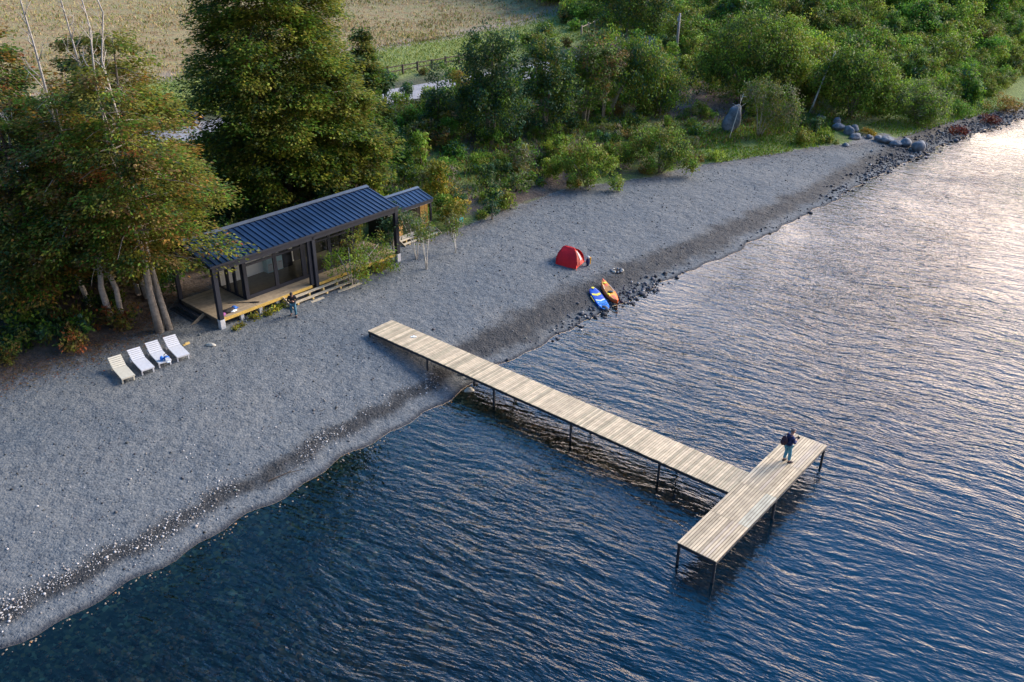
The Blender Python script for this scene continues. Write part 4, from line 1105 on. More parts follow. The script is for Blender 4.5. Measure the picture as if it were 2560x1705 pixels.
PAL_WIL = [(MG, 3), (BG, 2), (OL, 1.5), (LG, .8)]
PAL_HILL = [(MG, 3.4), (LG, 3.2), (DG, 1.3), (OL, 1.6), (BG, .5)]
PAL_YEL = [(YG, 3), (OL, 2), ((0.338, 0.247, 0.026), 1.6), (MG, 1)]
PAL_GREY = [(GG, 3), (MG, 2), (OL, 1.6), ((0.182, 0.169, 0.111), 1)]
PAL_PURP = [((0.098, 0.072, 0.078), 2), (BR, 2), (DG, 1), (GG, 1)]
PAL_LITE = [((0.195, 0.247, 0.039), 2), (OL, 2), (MG, 2), (LG, 2)]

def layered(R, h, r, nb, nl, pal, leaf=.24, zlo=.16, prof=None, lean=(0, 0), rise=.10, droop=.22, spray=.85, thick=.16, bias=None, gap=.0):
    """tiers of flat sprays carried on whorled branches; returns leaf arrays and branch lines"""
    prof = prof or (lambda f: (1 - f) ** .55 * (.55 + .45 * min(1, f * 5)) + .05)
    lp, la, ln, lc, br = [], [], [], [], []
    tot = sum(prof((i + .5) / nb) for i in range(nb))
    for i in range(nb):
        f = (i + .5) / nb; z = h * (zlo + (1 - zlo) * f) + R.normal(0, .25); Rr = r * prof(f) * R.uniform(.7, 1.15)
        az = i * 2.39996 + R.normal(0, .35)
        if bias is not None: Rr *= 1 + .28 * math.cos(az - bias)
        d = np.array([math.cos(az), math.sin(az), 0]); q = np.array([-d[1], d[0], 0])
        b0 = np.array([lean[0] * z / h, lean[1] * z / h, z])
        path = lambda t: b0 + d * Rr * t + np.array([0, 0, 1]) * Rr * (rise * t * 2 - droop * t * t * 2)
        br.append(([tuple(path(t)) for t in (0, .3, .6, .9)], .014 + .0085 * Rr))
        if R.rand() < gap: continue
        ns = max(2, int(R.normal(1, .12) * 3.4 * Rr ** 1.15 / spray)); k = max(6, int(nl * prof(f) / tot / ns))
        for j in range(ns):
            t = R.uniform(.12, 1.0) ** .65
            off = R.normal(0, .30 * Rr * (1.12 - t * .8))
            c = path(t) + q * off + np.array([0, 0, R.normal(0, .22)])
            sr = spray * R.uniform(.55, 1.2)
            kk = max(4, int(k * R.uniform(.6, 1.4)))
            ang = R.uniform(0, 6.283, kk); rad_ = sr * np.sqrt(R.uniform(0, 1, kk))
            dirp = d * .8 + q * (off / (abs(off) + .4)) * .5; dirp /= np.linalg.norm(dirp)
            qq = np.array([-dirp[1], dirp[0], 0])
            P = c + dirp * (np.cos(ang) * rad_ * 1.25)[:, None] + qq * (np.sin(ang) * rad_ * .8)[:, None]
            P[:, 2] += R.normal(0, thick, kk) - .10 * (rad_ / sr) ** 2 * sr
            lp.append(P)
            A = dirp + qq * np.sin(ang)[:, None] * .8 + R.normal(0, .35, (kk, 3)); A[:, 2] = A[:, 2] * .5 - .12; la.append(A)
            n_ = R.normal(0, .42, (kk, 3)); n_[:, 2] += 1; ln.append(n_)
            cc = pick(R, pal, 1)[0]; col = np.repeat(cc[None], kk, 0)
            m_ = R.rand(kk) < .25; col[m_] = pick(R, pal, m_.sum()) if m_.sum() else col[m_]
            lc.append(vary(R, col, .3, .12))
    lp = np.concatenate(lp); return lp, np.concatenate(la), np.concatenate(ln), np.full(len(lp), leaf * 1.2) * R.uniform(.6, 1.35, len(lp)), np.concatenate(lc), br
def lobed(R, lobes, nl, pal, leaf=.22, hang=.0, inner=.25, lump=.28, flat=0.):
    """leaf clumps spread through the outer volume of several lobes"""
    A = np.array([max(l[3] * l[4], .01) + l[3] * l[5] for l in lobes]); A = A / A.sum()
    lp, la, ln, lc = [], [], [], []
    for l, a in zip(lobes, A):
        k = int(nl * a)
        if k < 5: continue
        ncl = max(6, k // 30)
        D = R.normal(0, 1, (ncl, 3)); D[:, 2] += .25; D /= np.linalg.norm(D, axis=1, keepdims=True)
        ph = R.uniform(0, 6, 6)
        lm = 1 + lump * (np.sin(4 * D[:, 0] + ph[0]) + np.sin(5 * D[:, 1] + ph[1]) + np.sin(6 * D[:, 2] + ph[2])) / 1.7
        rr = np.where(R.rand(ncl) < inner, R.uniform(.45, .9, ncl), R.uniform(.88, 1.08, ncl)) * lm
        ctr = np.array(l[:3]) + D * rr[:, None] * np.array(l[3:6])
        ccol = pick(R, pal, ncl)
        i = R.randint(0, ncl, k); s = .14 * (l[3] + l[4]) * .5 + .07
        P = ctr[i] + R.normal(0, 1, (k, 3)) * np.array([s, s, s * .75])
        if hang: P[:, 2] -= hang * R.gamma(1.2, .5, k)
        lp.append(P); n_ = D[i] + R.normal(0, .55, (k, 3)); n_[:, 2] += .25; ln.append(n_)
        a_ = R.normal(0, 1, (k, 3)) + D[i] * .4; a_[:, 2] -= .3 + 1.6 * hang; la.append(a_)
        col = ccol[i].copy(); m_ = R.rand(k) < .22; col[m_] = pick(R, pal, m_.sum()); lc.append(vary(R, col, .28, .12))
    lp = np.concatenate(lp); keep = lp[:, 2] > .03
    r = [lp, np.concatenate(la), np.concatenate(ln), leaf * 1.06 * R.uniform(.6, 1.35, len(lp)), np.concatenate(lc)]
    return [q[keep] for q in r]
def crown(name, arr, parent=None, mat='leaf', aspect=.5): return leaf_mesh(name, *arr[:5], mat, parent, aspect)
def trunk_mesh(m, pts, r0, r1, n=8):
    k = len(pts); m.tube(pts, [r0 + (r1 - r0) * (i / (k - 1)) ** .8 for i in range(k)], n)
def wob(R, h, lean, k=7, a=.12):
    return [(lean[0] * i / (k - 1) + (R.normal(0, a) if 0 < i else 0), lean[1] * i / (k - 1) + (R.normal(0, a) if 0 < i else 0), h * i / (k - 1) - (.3 if i == 0 else 0)) for i in range(k)]
def put(o, x, y, rz=0, sink=0.): o.location = (x, y, tz(x, y) - sink); o.rotation_euler.z = rz; return o
def layered_tree(seed, x, y, h, r, nb, nl, pal, label, cat='tree', bark='bark_grey', tr=.28, group=None, name='broadleaf_tree', trunks=1, limbs=True, **k):
    R = np.random.RandomState(seed)
    T = empty(name, (x, y, tz(x, y)), 0, label, cat, group)
    lean = k.pop('lean', (0, 0)); k['lean'] = lean
    arr = layered(R, h, r, nb, nl, pal, **k)
    crown('crown', arr, T)
    for q in range(trunks):
        m = MB(); l2 = (lean[0] + q * .9 * (-1) ** q, lean[1] + q * .5)
        trunk_mesh(m, wob(R, h * (.97 - .12 * q), l2), tr * (1 - .15 * q), .03, 9)
        if q == 0 and limbs:
            for pts, rr in arr[5]: m.tube(pts, [rr, rr * .75, rr * .5, rr * .2], 5, cap=False)
        o = m.build('trunk', bark, T, smooth=True)
        if q: o.location = (.45 * q, .3 * q, 0)
    return T
def lobed_tree(seed, x, y, lobes, nl, pal, label, cat='tree', bark='bark_grey', tr=.14, group=None, name='broadleaf_tree', leaf=.22, hang=0., lean=(0, 0), stems=None, mat='leaf', lump=.30, inner=.25):
    R = np.random.RandomState(seed)
    T = empty(name, (x, y, tz(x, y)), 0, label, cat, group)
    crown('crown', lobed(R, lobes, nl, pal, leaf, hang, inner, lump), T, mat)
    m = MB(); L = sorted(lobes, key=lambda l: -l[5])
    for i, l in enumerate(L[:stems or 4]):
        b = (R.normal(0, .08), R.normal(0, .08), -.3); e = (l[0], l[1], l[2] + l[5] * .5); c = (e[0] * .35 + lean[0], e[1] * .35 + lean[1], e[2] * .5)
        m.tube([b, c, e], [tr * (1 if i == 0 else .7), tr * .6, tr * .2], 7)
    m.build('trunk', bark, T, smooth=True)
    return T

# --- the big trees round the cabin
layered_tree(1, -17.6, 66.5, 23.5, 7.2, 150, 165000, PAL_BIG, 'tallest broad evergreen tree with tiered yellow-green branches behind the cabin', tr=.40, leaf=.22, zlo=.10, bark='bark_dark',
             prof=lambda f: (1 - f) ** .45 * (.66 + .34 * min(1, f * 4)) + .06, rise=.12, droop=.26, spray=.95, thick=.17)
layered_tree(2, -12.9, 67.2, 10.5, 3.9, 46, 32987, [(OL, 3), (MG, 3), (YG, 2), (DG, 2)], 'lower tiered tree with a thin pale trunk to the right of the tallest tree', tr=.13, leaf=.23, zlo=.14, bark='bark_pale', spray=.8)
layered_tree(3, -12.6, 76.6, 9.6, 2.7, 44, 23562, [(MG, 3), (DG, 3), (OL, 2)], 'narrow pointed tree beside the road with a thin feathery top', tr=.14, leaf=.23, zlo=.08, prof=lambda f: (1 - f) ** .9 * .95 + .10, spray=.6, bark='bark_dark')
layered_tree(4, -20.6, 45.9, 14.6, 5.1, 52, 49481, PAL_AUT, 'leaning double-trunked autumn tree beside the cabin terrace, just behind the loungers', tr=.26, leaf=.18, zlo=.30, trunks=2, lean=(-1.2, 1.2), spray=.85, bark='bark_grey', gap=.15,
             prof=lambda f: (1 - f) ** .5 * (.55 + .45 * min(1, f * 3)) + .05, bias=.5)
layered_tree(5, -23.8, 46.9, 13.4, 4.6, 46, 37700, PAL_AUT, 'rusty autumn tree with two thin bare lower stems left of the double-trunked one', tr=.22, leaf=.18, zlo=.24, lean=(-.8, .8), bark='bark_pale', gap=.2, trunks=2)
layered_tree(6, -27.6, 47.2, 12.5, 4.6, 46, 37700, [(OR, 1), (BR, 2.2), (DG, 2.4), (OL, 2.4), (MG, 2)], 'dark brownish green tree at the left edge above the beach', tr=.24, leaf=.19, zlo=.14, lean=(-.4, .6), bark='bark_dark', gap=.12)
layered_tree(7, -23.0, 52.5, 15.5, 5.4, 56, 51837, [(OL, 3.4), (OR, 1.3), (YG, 2), (MG, 2.4), (DG, 1)], 'olive and orange autumn tree between the leaning trunk and the tallest tree', tr=.30, leaf=.19, zlo=.14, bark='bark_grey', gap=.1)
layered_tree(8, -31.5, 54.0, 13.5, 5.4, 52, 42412, [(DG, 3), (MG, 2.6), (OL, 2), (OR, 1.4), (RU, .6)], 'dark green tree with rusty patches at the far left edge by the road', tr=.28, leaf=.23, zlo=.10, bark='bark_dark', gap=.1)
layered_tree(9, -27.2, 57.5, 13.0, 4.4, 44, 35343, PAL_AUT, 'sparse orange-brown tree behind the autumn grove, near the parked car', tr=.25, leaf=.19, zlo=.2, bark='bark_grey', gap=.2)
def bare_tree(seed, x, y, h, lean, label, r=.17, nb=16, z0=.45):
    R = np.random.RandomState(seed); m = MB(); P = wob(R, h, lean, 9, .18); trunk_mesh(m, P, r, .025, 8)
    T = empty('bare_tree', (x, y, tz(x, y)), 0, label, 'bare tree', 'grey leafless stems rising out of the autumn grove'); m.build('trunk', 'bark_pale', T, smooth=True)
    m = MB()
    for i in range(nb):
        f = z0 + (1 - z0) * (i + R.uniform(.1, .9)) / nb; a = R.uniform(0, 6.28); L = R.uniform(.8, 2.4) * (1.25 - f)
        j = min(int(f * 8), 7); b = np.array(P[j]) * (1 - (f * 8 - j)) + np.array(P[j + 1]) * (f * 8 - j)
        e = b + np.array([math.cos(a) * L * .6, math.sin(a) * L * .6, L]); c = (b + e) / 2 + R.normal(0, .1, 3)
        m.tube([b, c, e], [.035, .025, .008], 5)
        for _ in range(3):
            s_ = c + (e - c) * R.uniform(0, .8); g = s_ + R.normal(0, .28, 3) + np.array([0, 0, .35]); m.tube([s_, g], [.014, .005], 4)
    m.build('branches', 'bark_pale', T, smooth=True)
for i, (x, y, h, le, lab) in enumerate(((-21.9, 49.6, 19.5, (-.6, .4), 'tall straight grey leafless stem, the rightmost of the bare stems above the autumn grove'), (-24.2, 49.2, 20.0, (-2.3, .3), 'grey leafless stem leaning furthest left above the autumn grove'),
        (-23.6, 50.6, 19.0, (-1.2, .6), 'grey leafless stem in the middle of the bare group above the autumn grove'), (-22.9, 50.2, 18.5, (-.5, .3), 'grey leafless stem just left of the tall straight one above the autumn grove'), (-25.6, 48.4, 14.5, (-3.6, .5), 'low pale dead stem slanting left out of the brown foliage'))):
    bare_tree(60 + i, x, y, h, le, lab)

# --- shrubs and small trees at the beach
lobed_tree(20, -10.55, 52.95, [(0, 0, 2.1, 1.1, 1.0, 1.0), (.9, .7, 2.3, 1.0, .9, .9), (1.75, 1.4, 1.9, .9, .8, .9), (-.7, -.3, 1.9, .8, .7, .8), (.6, -.3, 1.3, .9, .7, .7), (2.4, 1.9, 1.2, .7, .6, .7)], 2875, PAL_LITE, 'leaning bright green willow shrub in front of the cabin steps', 'shrub', tr=.07, leaf=.15, hang=.45, bark='bark_pale', name='willow_shrub')
q = cabw(11.6, 1.9); sh_ = lobed_tree(21, q.x, q.y, [(0, 0, 1.25, .5, .45, .4), (.15, .1, 1.75, .4, .35, .35), (-.2, 0, .85, .35, .3, .3)], 520, PAL_YEL, 'small bright yellow-green sapling standing on the right part of the deck', 'sapling', tr=.03, leaf=.2, name='sapling'); sh_.location.z = 1.5
q = cabw(14.5, 1.1); lobed_tree(22, q.x, q.y, [(0, 0, 2.2, .8, .75, .9), (.3, .3, 3.0, .6, .55, .7), (-.3, .1, 1.5, .6, .6, .6)], 1375, PAL_DARK, 'dark green leafy sapling by the right corner post of the cabin', 'sapling', tr=.05, leaf=.2, name='sapling')
def birch(seed, x, y, h, n, label, pal, nl, spread=.9, top=.65, crownr=.9):
    R = np.random.RandomState(seed); T = empty('birch_sapling', (x, y, tz(x, y)), 0, label, 'sapling', 'thin white-stemmed saplings on the gravel')
    lob = []
    for i in range(n):
        a = R.uniform(0, 6.28); l = spread * R.uniform(.4, 1); hh = h * R.uniform(.75, 1)
        m = MB(); m.tube([(R.normal(0, .05), R.normal(0, .05), -.2), (math.cos(a) * l * .35, math.sin(a) * l * .35, hh * .45), (math.cos(a) * l, math.sin(a) * l, hh)], [.04, .028, .01], 6)
        m.build('stem', 'bark_birch', T, smooth=True)
        for f in (.55, .75, .95): lob.append((math.cos(a) * l * f, math.sin(a) * l * f, hh * (top + (1 - top) * f), crownr * .45, crownr * .45, crownr * .5))
    crown('crown', lobed(R, lob, nl, pal, .16, .15, .5), T)
birch(30, -5.9, 55.7, 3.9, 4, 'thin white-stemmed sapling group standing on open gravel in front of the shed', PAL_GREY, 700, 1.0, .7, 1.1)
birch(31, -4.0, 58.6, 2.6, 3, 'pair of thin white stems with green leaves right of the shed porch', PAL_GREY, 600, .8, .6, 1.0)
birch(32, -6.7, 57.4, 3.6, 3, 'leafier white-stemmed sapling closest to the shed wall', [(MG, 3), (DG, 2), (GG, 2)], 800, 1.2, .55, 1.3)
lobed_tree(23, -1.6, 65.4, [(0, 0, 2.4, .38, .36, .6), (.05, 0, 1.6, .45, .42, .6), (0, .05, .9, .35, .35, .5)], 900, PAL_DARK, 'slim dark green sapling alone at the upper edge of the gravel', 'sapling', tr=.04, leaf=.2, name='sapling')
lobed_tree(24, -5.9, 67.0, [(0, 0, 2.3, .7, .65, .8), (.1, 0, 3.1, .5, .5, .6), (-.2, .1, 1.3, .6, .6, .7)], 2125, PAL_YEL, 'golden yellow-green bush just behind the right end of the shed', 'bush', tr=.05, leaf=.2, name='bush')
lobed_tree(25, -4.6, 63.2, [(0, 0, 1.2, .8, .7, .8), (.5, .3, 1.8, .6, .6, .6)], 1500, PAL_YEL, 'low yellowish bush right of the shed at the gravel edge', 'bush', tr=.04, leaf=.18, name='bush')
lobed_tree(26, 6.4, 73.8, [(0, .8, 3.0, 1.2, 1, .7), (-1.7, .3, 2.3, .9, .8, .6), (1.7, .1, 2.3, .9, .8, .6), (.3, -.9, 1.7, .85, .7, .65), (2.4, -1.0, 1.0, .55, .5, .6), (-1.3, -.9, 1.2, .6, .5, .55), (-2.6, .9, 1.4, .7, .6, .6)], 5750, PAL_LITE, 'drooping olive shrub spilling onto the gravel, left of two at the bank foot', 'shrub', tr=.08, leaf=.2, hang=.4, lump=.4, name='drooping_shrub')
lobed_tree(27, 13.3, 78.2, [(0, .8, 3.2, 1.2, 1.1, .75), (-1.8, .3, 2.6, .95, .8, .65), (1.6, -.1, 2.4, 1.0, .9, .7), (.4, -1.0, 1.9, .8, .7, .7), (2.7, -.9, 1.3, .65, .6, .7), (-.9, -.8, 1.2, .5, .5, .6), (-2.7, .8, 1.6, .8, .7, .7)], 6000, [(MG, 2.6), (OL, 2), (LG, 1.6), (DG, 1)], 'drooping green shrub overhanging the gravel, right of two at the bank foot', 'shrub', tr=.09, leaf=.2, hang=.4, lump=.4, name='drooping_shrub')

# --- trees along the top of the bank
lobed_tree(40, -2.0, 80.8, [(-1.6, 0, 6.4, 1.3, 1.3, 3.2), (.2, .2, 7.4, 1.35, 1.3, 3.2), (1.6, -.1, 6.8, 1.2, 1.2, 2.9), (-.6, -.6, 4, 1.9, 1.6, 2.6), (1.5, -.3, 3.6, 1.6, 1.5, 2.4), (-1.9, .2, 3.2, 1.3, 1.3, 2)], 14375, PAL_DARK, 'dark columnar evergreen clump with three rounded tops in front of the green meadow', tr=.2, leaf=.24, lump=.22)
lobed_tree(41, -6.9, 82.3, [(0, 0, 3.6, 1.0, 1.0, 2.3), (.5, 0, 2.2, 1.2, 1.1, 1.6), (-.4, .2, 1.8, 1.1, 1, 1.4)], 4000, PAL_DARK, 'small dark evergreen left of the columnar clump, beside the road', tr=.1, leaf=.22)
lobed_tree(42, -4.7, 84.5, [(0, 0, 3.2, 1.2, 1.1, 1.7), (.6, .2, 1.8, 1.3, 1.2, 1.3)], 3000, [(OR, 2), (OL, 3), (BR, 1.4), (YG, 1.4)], 'rusty yellow bush tucked between the small dark evergreen and the columnar clump', 'bush', tr=.08, leaf=.2, name='bush')
lobed_tree(43, 3.0, 84.3, [(0, 0, 7.6, 1.1, 1.1, 2.6), (-1.0, .2, 5.4, 1.3, 1.2, 2.4), (1.0, -.1, 5.6, 1.4, 1.3, 2.6), (0, -.4, 3.4, 2.0, 1.6, 2.4), (1.8, .2, 3.6, 1.3, 1.2, 2)], 11250, [(DG, 3), (MG, 3), (BG, 2.4), (OL, .8)], 'pointed dark evergreen right of the columnar clump', tr=.18, leaf=.24, lump=.22)
lobed_tree(44, 7.2, 87.8, [(0, 0, 6.6, 1.6, 1.5, 2.0), (-1.4, .1, 5.0, 1.3, 1.2, 1.7), (1.5, .2, 5.6, 1.4, 1.3, 1.9), (.2, -.3, 3.2, 1.7, 1.4, 1.7)], 8500, [(MG, 3), (DG, 2), (GG, 1.4), (BR, .8)], 'rounded grey-green tree with a dead purplish patch between the pointed evergreen and the pale trunk', tr=.16, leaf=.23)
lobed_tree(45, 9.0, 89.0, [(0, 0, 5.4, 1.3, 1.1, 1.6), (.9, .2, 6.4, 1.1, 1.0, 1.2)], 2625, PAL_PURP, 'leafless-looking purplish brown bush below the rounded grey-green tree', 'bush', tr=.1, leaf=.2, name='bush')
lobed_tree(46, 9.9, 92.2, [(.4, 0, 6.6, 2.0, 1.8, 1.6), (-1.5, .2, 5.8, 1.7, 1.5, 1.4), (2.6, -.2, 6.2, 2.0, 1.7, 1.6), (4.2, -.6, 5.0, 1.6, 1.4, 1.5), (1.2, -.8, 4.9, 1.8, 1.4, 1.2), (3.0, -.9, 3.9, 1.7, 1.3, 1.4)], 14375, PAL_WIL, 'wide weeping tree on a forked pale trunk above the bank', tr=.27, leaf=.23, hang=1.0, bark='bark_pale', stems=5)
lobed_tree(47, 15.5, 93.5, [(0, 0, 3.6, 1.7, 1.5, 2.2), (1.2, 0, 2.6, 1.5, 1.4, 1.7), (-1.3, -.2, 2.5, 1.5, 1.4, 1.6)], 6500, PAL_WIL, 'bushy green tree right of the weeping tree, below the utility pole', tr=.13, leaf=.23, hang=.4)
lobed_tree(48, 15.0, 121, [(0, 0, 6, 3.0, 2.6, 3.0), (-3.2, .5, 5, 2.3, 2.2, 2.6), (3, .3, 5.2, 2.4, 2.2, 2.6), (1, -.8, 3, 2.8, 2, 2.2)], 11875, [(DG, 3), (MG, 3), (OL, 1.4), (BG, 1.4)], 'dark spreading tree behind the road, left of the utility pole', tr=.25, leaf=.3)
lobed_tree(49, 25.6, 99.4, [(0, 0, 6.6, 2.9, 2.5, 2.7), (-3.0, .2, 5.2, 2.3, 2.1, 2.4), (2.9, .4, 6.0, 2.4, 2.3, 2.8), (4.3, .5, 4.2, 1.8, 1.8, 2.2), (-.6, -1, 3.4, 2.7, 1.9, 2.0), (-4.2, .2, 3.3, 1.8, 1.7, 1.8), (2.6, -.8, 3.2, 2.3, 1.8, 2.0)], 21875, [(MG, 3.4), (DG, 2.4), (OL, 1.6), (LG, 1.4)], 'large dense bushy tree right of the utility pole, above the standing rock', tr=.26, leaf=.26, hang=.25, lump=.34)
lobed_tree(50, 30.9, 101.5, [(0, 0, 5.6, 1.6, 1.8, 3.0), (.5, -.2, 3.4, 1.5, 1.6, 2.2)], 7000, [(LG, 4), (YG, 2.4), (MG, 2)], 'bright yellow-green tree on the right flank of the large bushy tree', tr=.16, leaf=.26, hang=.3)
lobed_tree(51, 37.6, 98.6, [(0, 0, 5.0, 2.8, 2.5, 2.4), (-2.6, .4, 4.4, 2.1, 2.0, 2.2), (2.7, .1, 4.0, 2.2, 2.1, 2.0), (.6, -1.2, 2.8, 2.6, 1.8, 1.7), (3.6, -.5, 2.4, 1.9, 1.7, 1.5), (-1.5, -.8, 5.8, 1.6, 1.5, 1.4)], 19375, [(LG, 2.6), (MG, 3.4), (OL, 1.5), (DG, 1.6)], 'big rounded light green tree behind the leaning white trunk', tr=.22, leaf=.26, hang=.4, lump=.34)
lobed_tree(52, 25.3, 90.2, [(.2, 0, 4.6, 1.5, 1.4, 1.5), (1.8, .3, 3.8, 1.6, 1.4, 1.5), (-1.2, .2, 4.4, 1.1, 1.0, 1.2), (3.0, .2, 2.6, 1.4, 1.2, 1.3), (1.0, -.5, 2.4, 1.3, 1.1, 1.1)], 5750, PAL_GREY, 'airy grey-green tree with thin stems beside the standing rock', tr=.09, leaf=.2, hang=.35, bark='bark_pale')
def snag(x, y, pts, r, label):
    m = MB(); m.tube(pts, [r * (1 - .75 * i / (len(pts) - 1)) for i in range(len(pts))], 7)
    tip = np.array(pts[-1]); R = np.random.RandomState(3)
    for k in range(7):
        s_ = np.array(pts[-2]) * (1 - k / 7) + tip * k / 7; m.tube([s_, s_ + R.normal(0, .4, 3) + np.array([0, 0, .5])], [.03, .008], 4)
    o = tag(m.build('dead_trunk', 'bark_birch', smooth=True), label, 'dead tree'); put(o, x, y)
snag(32.9, 98.3, [(0, 0, -.2), (.55, .1, 1.9), (1.0, .2, 3.6), (1.5, .3, 5.4), (1.9, .3, 6.4)], .13, 'leaning bare white trunk in front of the rounded light green tree')
snag(21.9, 88.6, [(0, 0, -.1), (.3, .1, 1.2), (.7, .3, 3.0), (1.0, .4, 4.4)], .06, 'thin pale bare stem crossing in front of the standing rock')
lobed_tree(53, 45.2, 98.6, [(0, 0, 2.6, 1.8, 1.6, 1.6), (1.8, .5, 2.0, 1.6, 1.4, 1.3), (-1.7, .1, 2.0, 1.5, 1.4, 1.3), (.5, -.7, 1.2, 1.6, 1.2, 1.0)], 7000, [(GG, 3), (LG, 2), (MG, 2)], 'pale grey-green bush at the shore right of the rounded light green tree', 'bush', tr=.08, leaf=.23, name='bush')
for i, (x, y, w_, pal, lab) in enumerate(((48.7, 95.9, .95, [((.10, .018, .012), 3), ((.16, .05, .02), 1)], 'dark red low bush at the right shoreline, nearer of two'), (54.2, 100.7, 1.0, [((.10, .02, .014), 3), ((.13, .06, .03), 1)], 'dark red low bush at the right shoreline, farther of two'), (37.8, 92.9, .7, [((.30, .22, .02), 3), (OR, 1)], 'golden yellow low bush between the boulders and the thicket'), (58.5, 106.2, 1.9, [(OR, 2), (BR, 2), (OL, 2)], 'rusty brown low bush at the right edge above the shore'))):
    R = np.random.RandomState(70 + i); put(tag(crown('low_bush', lobed(R, [(0, 0, .35 * w_, w_, w_ * .8, .6 * w_), (w_ * .6, .2, .25 * w_, w_ * .6, w_ * .5, .45 * w_)], int(700 * w_), pal, .2)), lab, 'bush'), x, y)

# --- copies: kinds built once, then copied in a loop
def proto_bush(seed, kind, size):
    R = np.random.RandomState(seed); L = []
    if kind == 'mound':
        for _ in range(6): L.append((R.normal(0, .42) * size, R.normal(0, .42) * size, size * R.uniform(.3, .75), size * R.uniform(.4, .62), size * R.uniform(.4, .62), size * R.uniform(.35, .5)))
    elif kind == 'tall':
        for _ in range(4): L.append((R.normal(0, .22) * size, R.normal(0, .22) * size, size * R.uniform(.6, 1.3), size * R.uniform(.28, .4), size * R.uniform(.28, .4), size * R.uniform(.5, .75)))
    elif kind == 'droop':
        for _ in range(5): L.append((R.normal(0, .4) * size, R.normal(0, .4) * size, size * R.uniform(.5, 1.0), size * R.uniform(.4, .55), size * R.uniform(.4, .55), size * R.uniform(.3, .45)))
    return R, L
HIDE = []
def make_proto(seed, kind, size, nl, pal, leaf, hang=0., lump=.2, name='bush', bark='bark_dark'):
    R, L = proto_bush(seed, kind, size)
    T = empty(name, (0, 0, 0)); crown('crown', lobed(R, L, nl, pal, leaf, hang, .25, lump), T, 'leaf_varied')
    m = MB()
    for l in L[:3]: m.tube([(R.normal(0, .06), R.normal(0, .06), -.25), (l[0] * .5, l[1] * .5, l[2] * .55), (l[0], l[1], l[2] + l[5] * .3)], [.035 * size + .015, .022 * size + .01, .008], 6)
    m.build('stems', bark, T, smooth=True); return T
USED = set()
def place(proto, x, y, rz, sc, label, cat, group, sink=.1):
    if proto.name not in USED: USED.add(proto.name); o = proto
    else:
        o = proto.copy(); COL.objects.link(o)
        for ch in list(proto.children):
            c = ch.copy(); COL.objects.link(c); c.parent = o
    o.location = (x, y, tz(x, y) - sink); o.rotation_euler = (0, 0, rz); o.scale = (sc, sc, sc * R0.uniform(.85, 1.15))
    tag(o, label, cat, group); return o
R0 = np.random.RandomState(77)
def scatter(n, region, mind, avoid=None, tries=40000):
    out_ = []; k = 0
    while len(out_) < n and k < tries:
        k += 1; s, t, md = region(R0)
        if s is None: continue
        if avoid and avoid(s, t): continue
        if all((s - a) ** 2 + (t - b) ** 2 > (mind * md) ** 2 for a, b, _ in out_): out_.append((s, t, md))
    return out_
# scrub on the bank
SC = [make_proto(100, 'mound', 1.0, 900, PAL_WIL, .19), make_proto(101, 'mound', 1.1, 1000, PAL_GREY, .18), make_proto(102, 'tall', 1.2, 1000, [(MG, 3), (LG, 1.6), (OL, 2)], .19),
      make_proto(103, 'droop', 1.3, 1200, [(MG, 2), (OL, 3), (LG, 1)], .19, .35), make_proto(104, 'mound', .9, 700, [(OL, 2), (BR, 2), (OR, .6), (GG, 1)], .18), make_proto(105, 'tall', 1.3, 1100, PAL_DARK, .2),
      make_proto(106, 'mound', 1.0, 800, [(LG, 3), (MG, 2), (YG, 1)], .18)]
def bank_region(R):
    s = R.uniform(20, 98); b = float(back(s)); t = b + .7 + (69.5 - b) * R.uniform(0, 1) ** 1.25
    if s < 38 and t < 55: return None, None, None
    if ((s - 80) / 8) ** 2 + ((t - 45) / 3.4) ** 2 < 1 or ((s - 85) / 3.2) ** 2 + ((t - 54) / 3.4) ** 2 < 1: return None, None, None
    if s > 88 and t < 44: return None, None, None
    if ((s - 53) / 3.2) ** 2 + ((t - 49.6) / 1.3) ** 2 < 1: return None, None, None
    if ((s - 80) / 3.0) ** 2 + ((t - 49) / 2.6) ** 2 < 1: return None, None, None
    return s, t, R.uniform(.75, 1.3)
for s, t, md in scatter(270, bank_region, 1.62):
    x, y = st2xy(s, t); p = SC[R0.choice(7, p=[.2, .16, .16, .14, .12, .12, .10])]
    place(p, x, y, R0.uniform(0, 6.28), md * R0.uniform(.8, 1.25) * (1.15 if t > 58 else .9), 'green shrub in the mixed scrub covering the bank between beach and road', 'shrub', 'scrub shrubs on the bank')
# undergrowth beneath the autumn grove
UG = [make_proto(110, 'mound', 1.1, 1000, [(DG, 3), (MG, 3), (BG, 1), (OL, 1)], .19), make_proto(111, 'mound', 1.0, 800, [(BR, 2.4), (DG, 2), (RU, 1), (OL, 1.6)], .18)]
for s, t, md in scatter(46, lambda R: (lambda s: (s, R.uniform(float(back(s)) + .4, 66), R.uniform(.8, 1.3)) if not (s > 18.6 and 0 < 1 and s < 37 and R.rand() < 0) else (None,) * 3)(R.uniform(4, 20)), 1.9):
    x, y = st2xy(s, t); place(UG[int(R0.rand() < .45)], x, y, R0.uniform(0, 6.28), md, 'low bush in the dark undergrowth beneath the autumn trees', 'bush', 'undergrowth bushes beneath the autumn trees')
for s, t, md in scatter(26, lambda R: (R.uniform(21, 38), R.uniform(53.5, 68), R.uniform(.9, 1.4)), 1.9):
    x, y = st2xy(s, t); place(UG[0], x, y, R0.uniform(0, 6.28), md * 1.2, 'dark green bush in the shade behind the cabin', 'bush', 'dark bushes behind the cabin')
